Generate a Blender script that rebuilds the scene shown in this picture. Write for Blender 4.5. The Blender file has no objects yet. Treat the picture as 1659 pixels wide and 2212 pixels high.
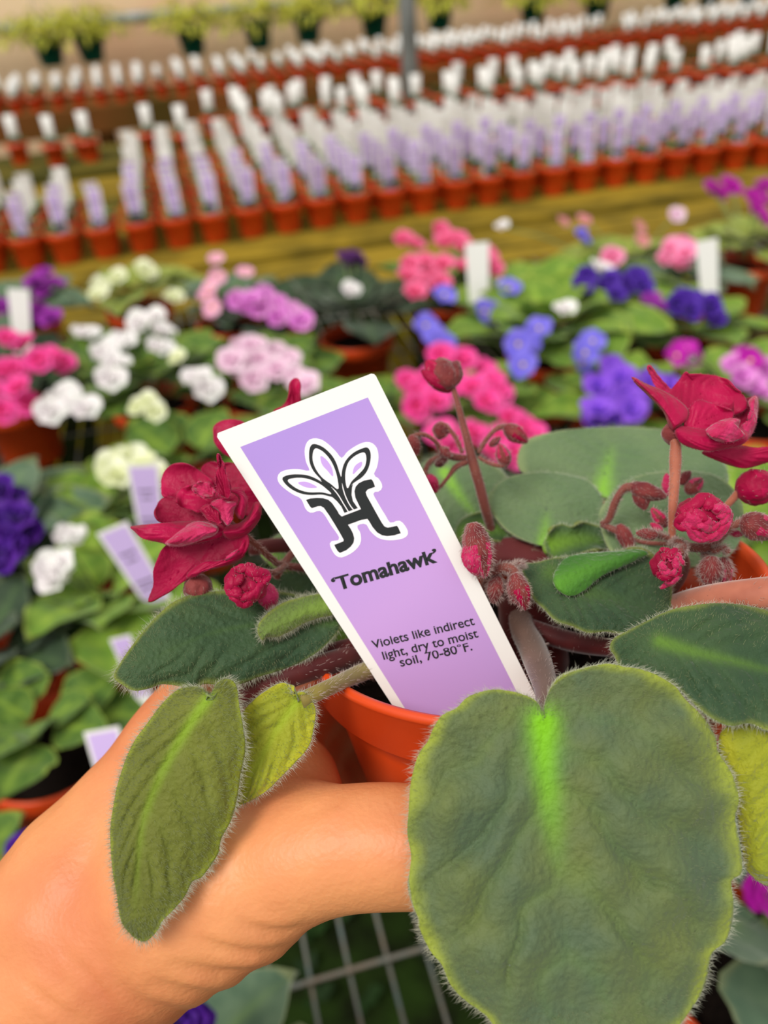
import bpy, bmesh, math, random
from mathutils import Vector, Matrix, noise
from mathutils.geometry import tessellate_polygon
random.seed(7)
PI = math.pi
S = bpy.context.scene
COL = S.collection

# ------------------------------------------------------------------ camera
FPX = 1800.0; TH = math.radians(35.1); RO = math.radians(4.5)
CAM = Vector((0, 0, 1.30))
FW = Vector((0, math.cos(TH), -math.sin(TH)))
_R0 = Vector((1, 0, 0)); _U0 = Vector((0, math.sin(TH), math.cos(TH)))
RT = _R0*math.cos(RO) - _U0*math.sin(RO)
UP = _U0*math.cos(RO) + _R0*math.sin(RO)
cd = bpy.data.cameras.new('camera'); cam = bpy.data.objects.new('camera', cd); COL.objects.link(cam)
m = Matrix.Identity(4)
for i in range(3):
    m[i][0] = RT[i]; m[i][1] = UP[i]; m[i][2] = -FW[i]; m[i][3] = CAM[i]
cam.matrix_world = m
cd.sensor_fit = 'VERTICAL'; cd.sensor_height = 24; cd.lens = 24*FPX/2212
cd.clip_start = 0.01; cd.clip_end = 60
cd.dof.use_dof = True; cd.dof.focus_distance = 0.154; cd.dof.aperture_fstop = 8.2
S.camera = cam
# ------------------------------------------------------------------ light
S.view_settings.view_transform = 'Standard'; S.view_settings.look = 'None'
S.view_settings.exposure = 0.14; S.view_settings.gamma = 1.0
S.view_settings.use_curve_mapping = False
W = bpy.data.worlds.new('greenhouse_light'); S.world = W; W.use_nodes = True
bg = W.node_tree.nodes['Background']; bg.inputs[0].default_value = (1.0, 0.985, 0.95, 1); bg.inputs[1].default_value = 0.68
def sun(name, rot, e, ang, c=(1, .97, .9)):
    l = bpy.data.lights.new(name, 'SUN'); l.energy = e; l.angle = ang; l.color = c
    o = bpy.data.objects.new(name, l); o.rotation_euler = rot; COL.objects.link(o)
sun('diffused_sun', (math.radians(24), math.radians(-26), 0), 2.25, math.radians(26))

# ------------------------------------------------------------------ helpers
def lin(c):
    r = []
    for v in c:
        v /= 255.0
        r.append(v/12.92 if v <= .04045 else ((v+.055)/1.055)**2.4)
    return (*r, 1)
def ray(x, y): return FW + RT*((x-829.5)/FPX) + UP*((1106-y)/FPX)
def P(x, y, d): return CAM + ray(x, y)*d
def OP(x, y, z):
    r = ray(x, y); return CAM + r*((z-CAM.z)/r.z)
YAW = math.radians(11.8)
BU = Vector((math.cos(YAW), math.sin(YAW), 0)); BV = Vector((-math.sin(YAW), math.cos(YAW), 0))
def B(u, v, z): return BU*u + BV*v + Vector((0, 0, z))
def OV(x, y, v):
    r = ray(x, y); return CAM + r*(v/r.dot(BV))

def me(name, vs, fs, mats, smooth=True, midx=None):
    d = bpy.data.meshes.new(name); d.from_pydata([tuple(v) for v in vs], [], fs); d.update()
    for k in (mats if isinstance(mats, (list, tuple)) else [mats]): d.materials.append(k)
    if smooth: d.polygons.foreach_set('use_smooth', [True]*len(d.polygons))
    if midx: d.polygons.foreach_set('material_index', midx)
    return d
def ob(name, data, parent=None, loc=(0, 0, 0), rot=None):
    o = bpy.data.objects.new(name, data); COL.objects.link(o)
    o.location = loc
    if rot: o.rotation_euler = rot
    if parent: o.parent = parent
    return o
def tag(o, label=None, cat=None, group=None, kind=None):
    if label: o['label'] = label
    if cat: o['category'] = cat
    if group: o['group'] = group
    if kind: o['kind'] = kind
    return o
def empty(name, loc, label, cat, group=None):
    o = ob(name, None, None, loc); o.empty_display_size = .01
    return tag(o, label, cat, group)
def rel(vs, o): return [v-o for v in vs]

class MB:
    def __init__(s): s.v = []; s.f = []; s.m = []
    def add(s, vs, fs, mi=0):
        n = len(s.v); s.v += [Vector(v) for v in vs]; s.f += [tuple(i+n for i in f) for f in fs]; s.m += [mi]*len(fs)
    def box(s, c, ax, h, mi=0):
        vs = []
        for i in (-1, 1):
            for j in (-1, 1):
                for k in (-1, 1): vs.append(Vector(c)+ax[0]*(h[0]*i)+ax[1]*(h[1]*j)+ax[2]*(h[2]*k))
        s.add(vs, [(0, 1, 3, 2), (4, 6, 7, 5), (0, 4, 5, 1), (2, 3, 7, 6), (0, 2, 6, 4), (1, 5, 7, 3)], mi)
    def tube(s, pts, rad, n=8, mi=0, cap=True, flat=1.0):
        vs, fs = tube(pts, rad, n, cap, flat); s.add(vs, fs, mi)
    def lathe(s, prof, n=32, mi=0, o=Vector((0, 0, 0)), cap=False):
        vs = []; fs = []
        for r, z in prof:
            for k in range(n):
                a = 2*PI*k/n; vs.append(o+Vector((r*math.cos(a), r*math.sin(a), z)))
        for i in range(len(prof)-1):
            for k in range(n):
                k2 = (k+1) % n; fs.append((i*n+k, i*n+k2, (i+1)*n+k2, (i+1)*n+k))
        s.add(vs, fs, mi)
    def mesh(s, name, mats, smooth=True): return me(name, s.v, s.f, mats, smooth, s.m)

def cr(pts, n, closed=False):
    """Catmull-Rom resample, evenly by chord."""
    P_ = [Vector(p) for p in pts]; N = len(P_); out = []
    segs = N if closed else N-1
    def g(i): return P_[i % N] if closed else P_[max(0, min(N-1, i))]
    dense = []
    for i in range(segs):
        a, b, c, d = g(i-1), g(i), g(i+1), g(i+2)
        for k in range(16):
            t = k/16; dense.append(.5*((2*b)+(c-a)*t+(2*a-5*b+4*c-d)*t*t+(3*b-a-3*c+d)*t**3))
    dense.append(g(segs).copy())
    L = [0]
    for i in range(1, len(dense)): L.append(L[-1]+(dense[i]-dense[i-1]).length)
    j = 0
    cnt = n if closed else n-1
    for k in range(n):
        t = L[-1]*k/cnt
        while j < len(L)-2 and L[j+1] < t: j += 1
        w = (t-L[j])/max(1e-12, L[j+1]-L[j]); out.append(dense[j].lerp(dense[j+1], max(0, min(1, w))))
    return out
def tube(pts, rad, n=8, cap=True, flat=1.0):
    vs = []; fs = []; up = Vector((.13, .31, .94)); N = len(pts)
    for i, p in enumerate(pts):
        t = (pts[min(i+1, N-1)]-pts[max(i-1, 0)]).normalized()
        a = t.cross(up)
        if a.length < 1e-6: a = t.cross(Vector((1, 0, 0)))
        a.normalize(); b = t.cross(a).normalized(); up = a.cross(t) if i else up; up = -b if up.dot(-b) > 0 else b
        r = rad[i] if isinstance(rad, (list, tuple)) else rad
        for k in range(n):
            an = 2*PI*k/n; vs.append(p+a*(math.cos(an)*r)+up*(math.sin(an)*r*flat))
    for i in range(N-1):
        for k in range(n):
            k2 = (k+1) % n; fs.append((i*n+k, i*n+k2, (i+1)*n+k2, (i+1)*n+k))
    if cap: fs.append(tuple(range(n))[::-1]); fs.append(tuple((N-1)*n+k for k in range(n)))
    return vs, fs

# ------------------------------------------------------------------ materials
def mat(name, col, rough=.6, spec=.3, sheen=0, sss=0, noise_c=None, nscale=60, bump=0, bscale=600, trans=0, coat=0, detail=3, sheen_r=.4):
    M = bpy.data.materials.new(name); M.use_nodes = True; nt = M.node_tree; b = nt.nodes['Principled BSDF']
    b.inputs['Base Color'].default_value = lin(col); b.inputs['Roughness'].default_value = rough
    b.inputs['Specular IOR Level'].default_value = spec; b.inputs['Sheen Weight'].default_value = sheen
    b.inputs['Sheen Roughness'].default_value = sheen_r; b.inputs['Coat Weight'].default_value = coat
    if sss:
        b.inputs['Subsurface Weight'].default_value = sss; b.inputs['Subsurface Radius'].default_value = (1, .35, .2); b.inputs['Subsurface Scale'].default_value = .004
    tc = nt.nodes.new('ShaderNodeTexCoord')
    last = None
    if noise_c:
        n = nt.nodes.new('ShaderNodeTexNoise'); n.inputs['Scale'].default_value = nscale; n.inputs['Detail'].default_value = detail
        nt.links.new(tc.outputs['Object'], n.inputs['Vector'])
        r = nt.nodes.new('ShaderNodeMapRange'); r.inputs[1].default_value = .35; r.inputs[2].default_value = .65; nt.links.new(n.outputs[0], r.inputs[0])
        x = nt.nodes.new('ShaderNodeMix'); x.data_type = 'RGBA'; x.inputs[6].default_value = lin(col); x.inputs[7].default_value = lin(noise_c)
        nt.links.new(r.outputs[0], x.inputs[0]); nt.links.new(x.outputs[2], b.inputs['Base Color']); last = x
    if bump:
        n = nt.nodes.new('ShaderNodeTexNoise'); n.inputs['Scale'].default_value = bscale; n.inputs['Detail'].default_value = 3
        nt.links.new(tc.outputs['Object'], n.inputs['Vector'])
        bp = nt.nodes.new('ShaderNodeBump'); bp.inputs['Strength'].default_value = 1; bp.inputs['Distance'].default_value = bump
        nt.links.new(n.outputs[0], bp.inputs['Height']); nt.links.new(bp.outputs[0], b.inputs['Normal'])
    if trans:
        t = nt.nodes.new('ShaderNodeBsdfTranslucent'); t.inputs[0].default_value = lin(col)
        if last: nt.links.new(last.outputs[2], t.inputs[0])
        mx = nt.nodes.new('ShaderNodeMixShader'); mx.inputs[0].default_value = trans
        nt.links.new(b.outputs[0], mx.inputs[1]); nt.links.new(t.outputs[0], mx.inputs[2]); nt.links.new(mx.outputs[0], nt.nodes['Material Output'].inputs[0])
    return M
def leafmat(name, base, base2, edge, rib, e0=.72, e1=1.0, pat=0, sheen=.5, trans=.14, bump=.0003, bscale=820, rough=.62):
    M = bpy.data.materials.new(name); M.use_nodes = True; nt = M.node_tree; L = nt.links.new; b = nt.nodes['Principled BSDF']
    N = nt.nodes.new
    b.inputs['Roughness'].default_value = rough; b.inputs['Specular IOR Level'].default_value = .25
    b.inputs['Sheen Weight'].default_value = sheen; b.inputs['Sheen Roughness'].default_value = .45; b.inputs['Sheen Tint'].default_value = (.9, 1, .88, 1)
    at = N('ShaderNodeAttribute'); at.attribute_name = 'pig'
    sp = N('ShaderNodeSeparateColor'); L(at.outputs['Color'], sp.inputs[0])
    tc = N('ShaderNodeTexCoord')
    n = N('ShaderNodeTexNoise'); n.inputs['Scale'].default_value = 75; n.inputs['Detail'].default_value = 4; L(tc.outputs['Object'], n.inputs['Vector'])
    r = N('ShaderNodeMapRange'); r.inputs[1].default_value = .36; r.inputs[2].default_value = .66; L(n.outputs[0], r.inputs[0])
    m1 = N('ShaderNodeMix'); m1.data_type = 'RGBA'; m1.inputs[6].default_value = lin(base); m1.inputs[7].default_value = lin(base2); L(r.outputs[0], m1.inputs[0])
    ad = N('ShaderNodeMath'); ad.operation = 'MULTIPLY_ADD'; L(n.outputs[0], ad.inputs[0]); ad.inputs[1].default_value = .5; L(sp.outputs[0], ad.inputs[2])
    er = N('ShaderNodeMapRange'); er.interpolation_type = 'SMOOTHSTEP'; er.inputs[1].default_value = e0+.25; er.inputs[2].default_value = e1+.25; L(ad.outputs[0], er.inputs[0])
    m2 = N('ShaderNodeMix'); m2.data_type = 'RGBA'; m2.inputs[7].default_value = lin(edge); L(er.outputs[0], m2.inputs[0]); L(m1.outputs[2], m2.inputs[6])
    m3 = N('ShaderNodeMix'); m3.data_type = 'RGBA'; m3.inputs[7].default_value = lin(rib); L(sp.outputs[1], m3.inputs[0]); L(m2.outputs[2], m3.inputs[6])
    L(m3.outputs[2], b.inputs['Base Color'])
    v = N('ShaderNodeTexVoronoi'); v.inputs['Scale'].default_value = bscale; v.feature = 'SMOOTH_F1'; L(tc.outputs['Object'], v.inputs['Vector'])
    v2 = N('ShaderNodeTexNoise'); v2.inputs['Scale'].default_value = bscale*1.6; L(tc.outputs['Object'], v2.inputs['Vector'])
    s2 = N('ShaderNodeMath'); s2.operation = 'MULTIPLY_ADD'; L(v.outputs['Distance'], s2.inputs[0]); s2.inputs[1].default_value = -1.2; L(v2.outputs[0], s2.inputs[2])
    bp = N('ShaderNodeBump'); bp.inputs['Strength'].default_value = 1; bp.inputs['Distance'].default_value = bump; L(s2.outputs[0], bp.inputs['Height']); L(bp.outputs[0], b.inputs['Normal'])
    t = N('ShaderNodeBsdfTranslucent'); L(m3.outputs[2], t.inputs[0])
    mx = N('ShaderNodeMixShader'); mx.inputs[0].default_value = trans
    L(b.outputs[0], mx.inputs[1]); L(t.outputs[0], mx.inputs[2]); L(mx.outputs[0], nt.nodes['Material Output'].inputs[0])
    return M

M_hair = mat('plant_hair', (232, 232, 214), .5, .3, trans=.45)
M_hair_s = mat('plant_hair_fine', (176, 184, 140), .5, .3, trans=.5)
M_hair_r = mat('bud_hair', (225, 205, 198), .5, .3, trans=.45)
M_under = mat('leaf_underside', (120, 60, 55), .7, .2, sheen=.4, noise_c=(95, 35, 40))
M_under_g = mat('leaf_underside_green', (140, 155, 90), .7, .2, sheen=.4, noise_c=(120, 135, 75))
M_leaf_big = leafmat('violet_leaf_grey_green', (86, 104, 76), (106, 118, 66), (158, 170, 58), (128, 196, 26), .74, 1.08, sheen=.3)
M_leaf_dark = leafmat('violet_leaf_dark_green', (50, 76, 50), (66, 90, 54), (134, 144, 58), (110, 150, 40), .8, 1.1, sheen=.25)
M_leaf_yel = leafmat('violet_leaf_yellow_green', (142, 152, 40), (170, 172, 40), (188, 186, 40), (170, 200, 40), .5, 1.0, trans=.2)
M_leaf_long = leafmat('violet_leaf_mid_green', (104, 110, 40), (120, 126, 48), (150, 160, 46), (146, 186, 36), .7, 1.05, trans=.18, sheen=.25)
M_leaf_far = leafmat('violet_leaf_silver_green', (98, 124, 84), (112, 134, 92), (150, 166, 110), (140, 196, 60), .85, 1.1, sheen=.5)
M_petal = mat('crimson_petal', (188, 0, 74), .5, .25, sheen=.12, noise_c=(160, 0, 58), nscale=140, bump=.00025, bscale=900, trans=.12)
M_petal_d = mat('deep_crimson_petal', (166, 0, 62), .55, .2, sheen=.1, noise_c=(138, 0, 48), nscale=140, bump=.0003, bscale=900, trans=.1)
M_petal_b = mat('dusty_rose_petal_back', (200, 46, 100), .6, .2, sheen=.35, noise_c=(172, 14, 70), nscale=300, bump=.0005, bscale=1000)
M_sepal = mat('maroon_sepal', (134, 58, 56), .65, .2, sheen=.5, noise_c=(104, 36, 40), nscale=240, bump=.0003, bscale=900)
M_stalk = mat('maroon_stalk', (138, 78, 66), .6, .25, sheen=.5, noise_c=(112, 56, 50), nscale=150)
M_stalk_p = mat('pink_brown_petiole', (190, 116, 92), .6, .25, sheen=.6, noise_c=(160, 90, 70), nscale=120)
M_stalk_y = mat('olive_petiole', (150, 136, 66), .6, .25, sheen=.6, noise_c=(126, 110, 52), nscale=120)
M_stalk_d = mat('dark_red_petiole', (96, 34, 32), .6, .25, sheen=.4, noise_c=(74, 24, 26), nscale=120)
M_pot = mat('terracotta_plastic', (226, 78, 26), .38, .45, noise_c=(214, 70, 22), nscale=30, bump=.00006, bscale=300)
M_soil = mat('potting_soil', (30, 22, 18), .95, .1, noise_c=(14, 10, 8), nscale=400, bump=.002, bscale=500)
M_card = mat('white_plastic_card', (238, 236, 232), .42, .4)
M_white = mat('printed_white', (244, 240, 244), .45, .35)
M_ink = mat('black_ink', (26, 30, 32), .5, .35)
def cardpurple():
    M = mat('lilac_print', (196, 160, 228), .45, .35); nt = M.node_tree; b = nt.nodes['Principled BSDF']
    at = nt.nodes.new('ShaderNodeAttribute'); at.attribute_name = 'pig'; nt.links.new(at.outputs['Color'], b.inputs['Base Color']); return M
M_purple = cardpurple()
M_skin = None
def skin():
    M = mat('skin', (228, 152, 98), .46, .4, sss=.2, noise_c=(210, 122, 80), nscale=32, detail=6); nt = M.node_tree; N = nt.nodes.new; L = nt.links.new
    b = nt.nodes['Principled BSDF']; tc = N('ShaderNodeTexCoord')
    n = N('ShaderNodeTexVoronoi'); n.inputs['Scale'].default_value = 1100; L(tc.outputs['Object'], n.inputs['Vector'])
    n2 = N('ShaderNodeTexNoise'); n2.inputs['Scale'].default_value = 620; n2.inputs['Detail'].default_value = 5; L(tc.outputs['Object'], n2.inputs['Vector'])
    a = N('ShaderNodeMath'); a.operation = 'MULTIPLY_ADD'; L(n.outputs['Distance'], a.inputs[0]); a.inputs[1].default_value = .35; L(n2.outputs[0], a.inputs[2])
    bp = N('ShaderNodeBump'); bp.inputs['Strength'].default_value = 1; bp.inputs['Distance'].default_value = .00013; L(a.outputs[0], bp.inputs['Height']); L(bp.outputs[0], b.inputs['Normal'])
    return M
M_skin = skin()
M_nail = mat('nail', (236, 180, 160), .25, .5)

# ------------------------------------------------------------------ setting
M_floor = mat('mossy_gravel_floor', (34, 52, 14), .95, .1, noise_c=(20, 26, 8), nscale=14, detail=6, bump=.01, bscale=40)
M_wall = mat('kraft_shade_wall', (255, 226, 184), .9, .1, noise_c=(250, 202, 164), nscale=1.3)
M_steel = mat('galvanised_steel', (150, 156, 156), .4, .5, noise_c=(124, 130, 130), nscale=12)
M_wood = mat('weathered_olive_lumber', (150, 124, 34), .85, .15, noise_c=(104, 88, 24), nscale=9, detail=6)
M_wood_b = mat('brown_lumber', (128, 76, 34), .85, .15, noise_c=(84, 66, 22), nscale=4, detail=6)
M_wood_c = mat('dark_olive_lumber', (96, 86, 26), .85, .15, noise_c=(60, 62, 20), nscale=7, detail=6)
M_wire = mat('grey_bench_wire', (104, 116, 112), .5, .4, noise_c=(122, 110, 96), nscale=60)
M_wire_y = mat('algae_stained_wire', (168, 160, 24), .6, .3)
XYZ = (BU, BV, Vector((0, 0, 1)))
BZ = .75
mb = MB(); mb.box(B(0, 3, -.03), XYZ, (7, 7, .03)); tag(ob('floor', mb.mesh('floor', M_floor, False)), kind='structure')
mb = MB(); mb.box(B(1, 5.3, 1.6), XYZ, (8, .04, 1.6)); tag(ob('wall_back', mb.mesh('wall_back', M_wall, False)), kind='structure')
# weeds on the ground under the bench
mb = MB()
for i in range(420):
    c = B(random.uniform(-1.1, 1.6), random.uniform(-.1, 1.5), .01)
    for k in range(5):
        a = random.uniform(0, 2*PI); l = random.uniform(.012, .035); d = Vector((math.cos(a), math.sin(a), random.uniform(.2, .9))); s_ = Vector((-d.y, d.x, 0))*.35
        mb.add([c, c+d*l*.5+s_*l, c+d*l, c+d*l*.5-s_*l], [(0, 1, 2, 3)])
tag(ob('ground_weeds', mb.mesh('ground_weeds', mat('weed_green', (30, 60, 12), .8, noise_c=(18, 38, 8), nscale=10), False)), 'small green weeds growing on the dark floor beneath the wire bench', 'weeds', kind='stuff')

def bench(label, u0, u1, v0, v1, top, boards, wire=False, railmat=None):
    e = empty('greenhouse_bench', B((u0+u1)/2, (v0+v1)/2, 0), label, 'bench'); o = e.location
    cu, cv, hu, hv = (u0+u1)/2, (v0+v1)/2, (u1-u0)/2, (v1-v0)/2
    rm = railmat or M_wood
    for nm, c, h in (('front_rail', (cu, v0+.02), (hu, .02)), ('back_rail', (cu, v1-.02), (hu, .02)), ('side_rail', (u0+.02, cv), (.02, hv-.04)), ('side_rail', (u1-.02, cv), (.02, hv-.04))):
        q = MB(); q.box(B(c[0], c[1], top-.05)-o, XYZ, (h[0], h[1], .05)); ob(nm, q.mesh(nm, rm, False), e)
    nl = max(2, int((u1-u0)/1.4)+1)
    for i in range(nl):
        for v in (v0+.06, v1-.06):
            q = MB(); q.box(B(u0+.06+(u1-u0-.12)*i/(nl-1), v, (top-.1)/2)-o, XYZ, (.03, .03, (top-.1)/2)); ob('leg', q.mesh('leg', rm, False), e)
    if wire:
        q = MB()
        u = u0+.03
        k = 0
        while u < u1-.03:
            p0, p1 = B(u, v0+.03, top)-o, B(u, wire-.0, top)-o
            nseg = 20
            for s_ in range(nseg):
                a, b = p0.lerp(p1, s_/nseg), p0.lerp(p1, (s_+1)/nseg)
                yel = noise.noise(Vector((u*9, s_*.9, 1.3))) > .22
                q.tube([a, b], .0014, 6, 1 if yel else 0, False)
            u += .0255; k += 1
        v = OP(725, 2110, top).dot(BV)-.09*6
        while v < v0+.04: v += .09
        while v < wire:
            q.tube([B(u0+.03, v, top+.003)-o, B(u1-.03, v, top+.003)-o], .0019, 6, 0, False); v += .09
        ob('wire_mesh', q.mesh('wire_mesh', [M_wire, M_wire_y]), e)
    nb = boards
    if nb:
        a0 = wire if wire else v0+.04
        a1 = v1-.04
        for i in range(nb):
            w = (a1-a0)/nb
            q = MB(); q.box(B(cu, a0+w*(i+.5), top-.011)-o, XYZ, (hu-.04, w/2-.006, .011)); ob('board', q.mesh('board', random.choice([M_wood, M_wood, M_wood_c]) if not railmat else railmat, False), e)
    return e
bench('nearest bench with a grey wire mesh top carrying the flowering violets', -1.6, 2.4, -.35, 1.70, BZ, 2, wire=1.50)
bench('olive wooden bench filled with rows of small tagged terracotta pots', -2.0, 3.2, 1.74, 2.68, BZ+.002, 8)
bench('olive wooden bench behind the tagged rows, sparsely filled at its left end', -2.4, 4.4, 2.80, 3.18, BZ, 3, railmat=M_wood_c)
bench('brown wooden bench farthest back in front of the beige wall', -3.2, 5.6, 4.05, 4.50, BZ, 4, railmat=M_wood_b)
mb = MB(); mb.tube([Vector((0, 0, 0)), Vector((0, 0, 3))], .028, 20)
pp = OV(888, 215, 3.0); pp.z = 0
tag(ob('support_post', mb.mesh('support_post', M_steel), None, pp), 'upright grey galvanised steel post standing between the benches', 'post')
p0 = OV(0, 62, 5.15); p1 = OV(350, 33, 5.15)
mb = MB(); dr = (p1-p0).normalized(); mb.tube([p0-dr*2-p0, p0+dr*8-p0], .028, 12)
tag(ob('purlin_pipe', mb.mesh('purlin_pipe', M_steel), None, p0), 'grey horizontal pipe along the beige back wall behind the hanging baskets', 'pipe')

# ------------------------------------------------------------------ repeated pots, tags
def potmesh(name, r, h, M, n=28):
    q = MB(); t = r*.045
    q.lathe([(0, 0), (r*.66, 0), (r*.70, h*.04), (r*.88, h*.80), (r*.97, h*.81), (r, h*.83), (r, h*.985), (r*.985, h), (r*.95, h), (r*.93, h*.97), (r*.86, h*.8), (r*.83, h*.7)], n)
    return q.mesh(name, M)
def soilmesh(r, h, n=20):
    q = MB(); q.lathe([(r*.85, h*.80), (r*.5, h*.83), (0, h*.84)], n); return q.mesh('soil', M_soil)
M_sgreen = mat('seedling_green', (110, 138, 62), .7, sheen=.3, noise_c=(84, 118, 50), nscale=50)
def leafblade(L_, W_, droop, n=7, m=6, crenate=.0):
    """a leaf along +X: returns verts, faces, pig"""
    vs = []; fs = []; pig = []
    for i in range(n+1):
        u = i/n; w = W_*math.sin(PI*min(1, u*1.0+.0)**.75)**.8 if 0 < u < 1 else .0005
        for j in range(-m, m+1):
            s = j/m
            z = -droop*u*u*L_ + .18*W_*(s*s) - .05*W_*math.cos(u*PI*5+abs(s)*3)*abs(s)*(1-abs(s))*3
            vs.append(Vector((u*L_ - .10*L_*abs(s)*(1-u), w*s*(1+crenate*math.sin(i*2.2)), z)))
            pig.append((abs(s)**2 if u < .9 else 1, math.exp(-abs(s)*W_/(.12*W_))*(1-u), 0))
    k = 2*m+1
    for i in range(n):
        for j in range(2*m): fs.append((i*k+j, i*k+j+1, (i+1)*k+j+1, (i+1)*k+j))
    return vs, fs, pig
def set_pig(d, pig):
    a = d.color_attributes.new('pig', 'FLOAT_COLOR', 'POINT')
    buf = []
    for p in pig: buf += [p[0], p[1], p[2], 1]
    a.data.foreach_set('color', buf)

def seedfoliage(seed):
    rd = random.Random(seed); q = MB()
    for k in range(13):
        vs, fs, _ = leafblade(rd.uniform(.024, .035), rd.uniform(.012, .017), .35, 4, 2)
        M3 = Matrix.Rotation(k*2.4+rd.random(), 3, 'Z') @ Matrix.Rotation(-rd.uniform(.15, 1.1), 3, 'Y')
        q.add([M3 @ (v+Vector((.006, 0, 0)))+Vector((0, 0, .058)) for v in vs], fs)
    return q.mesh('foliage', M_sgreen)
PM = potmesh('pot', .0365, .066, M_pot, 20); SM = soilmesh(.0365, .066, 14); FM = [seedfoliage(i) for i in range(4)]
M_lil = mat('tag_lilac', (204, 178, 232), .5, .3)
M_lil2 = mat('tag_lilac_deep', (160, 150, 214), .5, .3)
def stakemesh(panel, w=.019, h=.115, tip=.035):
    """plant tag standing in the XZ plane, face to -Y, origin at soil level"""
    q = MB(); t = .0005
    out = [(-w, h), (w, h), (w*.80, 0), (0, -tip), (-w*.80, 0)]
    vs = [Vector((x, -t, z)) for x, z in out]+[Vector((x, t, z)) for x, z in out]
    q.add(vs, [(4, 3, 2, 1, 0), (5, 6, 7, 8, 9)]+[(i, (i+1) % 5, (i+1) % 5+5, i+5) for i in range(5)], 0)
    if panel:
        i_ = .0035
        q.add([Vector((-w+i_, -t-.0002, h-i_)), Vector((w-i_, -t-.0002, h-i_)), Vector((w*.8-i_*.8, -t-.0002, 0)), Vector((-w*.8+i_*.8, -t-.0002, 0))], [(0, 3, 2, 1)], 1)
        for zz, ww in ((.72, .5), (.64, .35), (.40, .6), (.33, .55)):
            q.add([Vector((-w*ww, -t-.0004, h*zz)), Vector((w*ww, -t-.0004, h*zz)), Vector((w*ww, -t-.0004, h*zz-.0022)), Vector((-w*ww, -t-.0004, h*zz-.0022))], [(0, 3, 2, 1)], 2)
    return q.mesh('plant_tag', [M_card, panel or M_card, M_ink], False)
TM_l = stakemesh(M_lil); TM_w = stakemesh(None)
TMh_l = stakemesh(M_lil, .0165, .088, .03); TMh_w = stakemesh(None, .0165, .088, .03)
SP = .0795; V0 = 1.90
count = 0
ext = MB(); extT = MB(); nst = 0
rest_p = []
u00 = OP(75, 560, BZ).dot(BU)
cells = []
for j in range(11):
    for i in range(-4, 34):
        u = u00+(i)*SP; v = V0+j*SP
        c = B(u, v, BZ+.002)
        q = c-CAM; dz = q.dot(FW); x = 829.5+FPX*q.dot(RT)/dz
        if x < -60 or x > 1720: continue
        if j > 8.6-2.0*max(0, u-.1): continue
        if i <= 2 and j > (2 if i == 2 else 4 if i < 0 else 3): continue
        if i <= 2 and j > 1 and random.random() < .25: continue
        cells.append((j, i, c, x))
cells.sort(key=lambda t: (t[0], t[1]))
for n_, (j, i, c, x) in enumerate(cells):
    c = c+Vector((random.uniform(-.002, .002), random.uniform(-.002, .002), 0))
    white = j >= (4 if c.dot(BU) < .8 else 3) or (i <= 1 and j >= 2)  # glare on the rear tags is put into their colour as plain white
    lean = random.uniform(-.12, .16)
    if n_ < 298:
        e = empty('potted_seedling', c, ('small terracotta pot with a young violet in the front row of the tagged bench' if j == 0 else 'small terracotta pot with a young violet within the tagged rows behind the front row'), 'potted plant', 'seedling pots along the front edge' if j == 0 else 'seedling pots within the tagged rows')
        ob('pot', PM, e); ob('foliage', FM[n_ % 4], e, rot=(0, 0, random.uniform(0, 6)))
        if j < 2: ob('soil', SM, e)
        t = ob('plant_tag', (TMh_w if white else TMh_l), None, c+Vector((0, 0, .055))+BV*random.uniform(-.012, -.002)+BU*random.uniform(-.004, .004), (lean, random.uniform(-.05, .05), random.uniform(-.2, .2)))
        tag(t, 'tag with glare put into its white colour, in one of the rear rows of small terracotta pots' if white else ('lilac printed tag in a small pot along the front edge of the rows' if j == 0 else 'lilac printed tag in the nearer middle rows of small pots'), 'plant tag', 'tags coloured white for glare in the rear rows' if white else ('lilac tags in the front row' if j == 0 else 'lilac tags in the middle rows'))
    else: rest_p.append(c)
def many(name, label, cat, spots, meshes):
    q = MB(); mats = []
    for (c, rz) in spots:
        k_ = .8 if c.dot(BV) > 3.5 else 1.0; nt_ = random.random() < (.22 if c.dot(BV) > 2.6 else 0)
        for (dm, off) in meshes:
            if nt_ and off.z > 0: continue
            M3 = Matrix.Rotation(rz, 3, 'Z'); n = len(q.v)
            base = {}
            for s_ in dm.materials:
                if s_ not in mats: mats.append(s_)
            q.v += [M3 @ v.co*k_ + c + off*k_ for v in dm.vertices]
            for p_ in dm.polygons: q.f.append(tuple(n+k for k in p_.vertices)); q.m.append(mats.index(dm.materials[p_.material_index]))
    return tag(ob(name, q.mesh(name, mats)), label, cat, kind='stuff')
# low-detail pieces for the far benches
def lowseed():
    q = MB(); q.lathe([(.024, 0), (.031, .05), (.0345, .05), (.0345, .064), (.028, .062), (0, .055)], 10)
    d = q.mesh('low_pot', M_pot); return d
LP = lowseed()
far = [(c, random.uniform(-.2, .2)) for c in rest_p]
u = -1.05
while u < 4.0:
    for r_ in range(4):
        pz = .25 if u < .2 else .8
        if random.random() < pz: far.append((B(u+random.uniform(-.02, .02), 2.86+r_*.085, BZ), random.uniform(-.3, .3)))
    u += .10
u = -2.7
while u < 5.4:
    for r_ in range(4):
        if random.random() < .96: far.append((B(u+random.uniform(-.006, .006), 4.13+r_*.10, BZ), random.uniform(-.3, .3)))
    u += .088
many('distant_seedlings', 'distant small terracotta pots with white tags crowding the far benches', 'potted plants', far, [(LP, Vector((0, 0, 0))), (FM[0], Vector((0, 0, 0))), (TMh_w, Vector((0, 0, .055)))])

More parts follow.
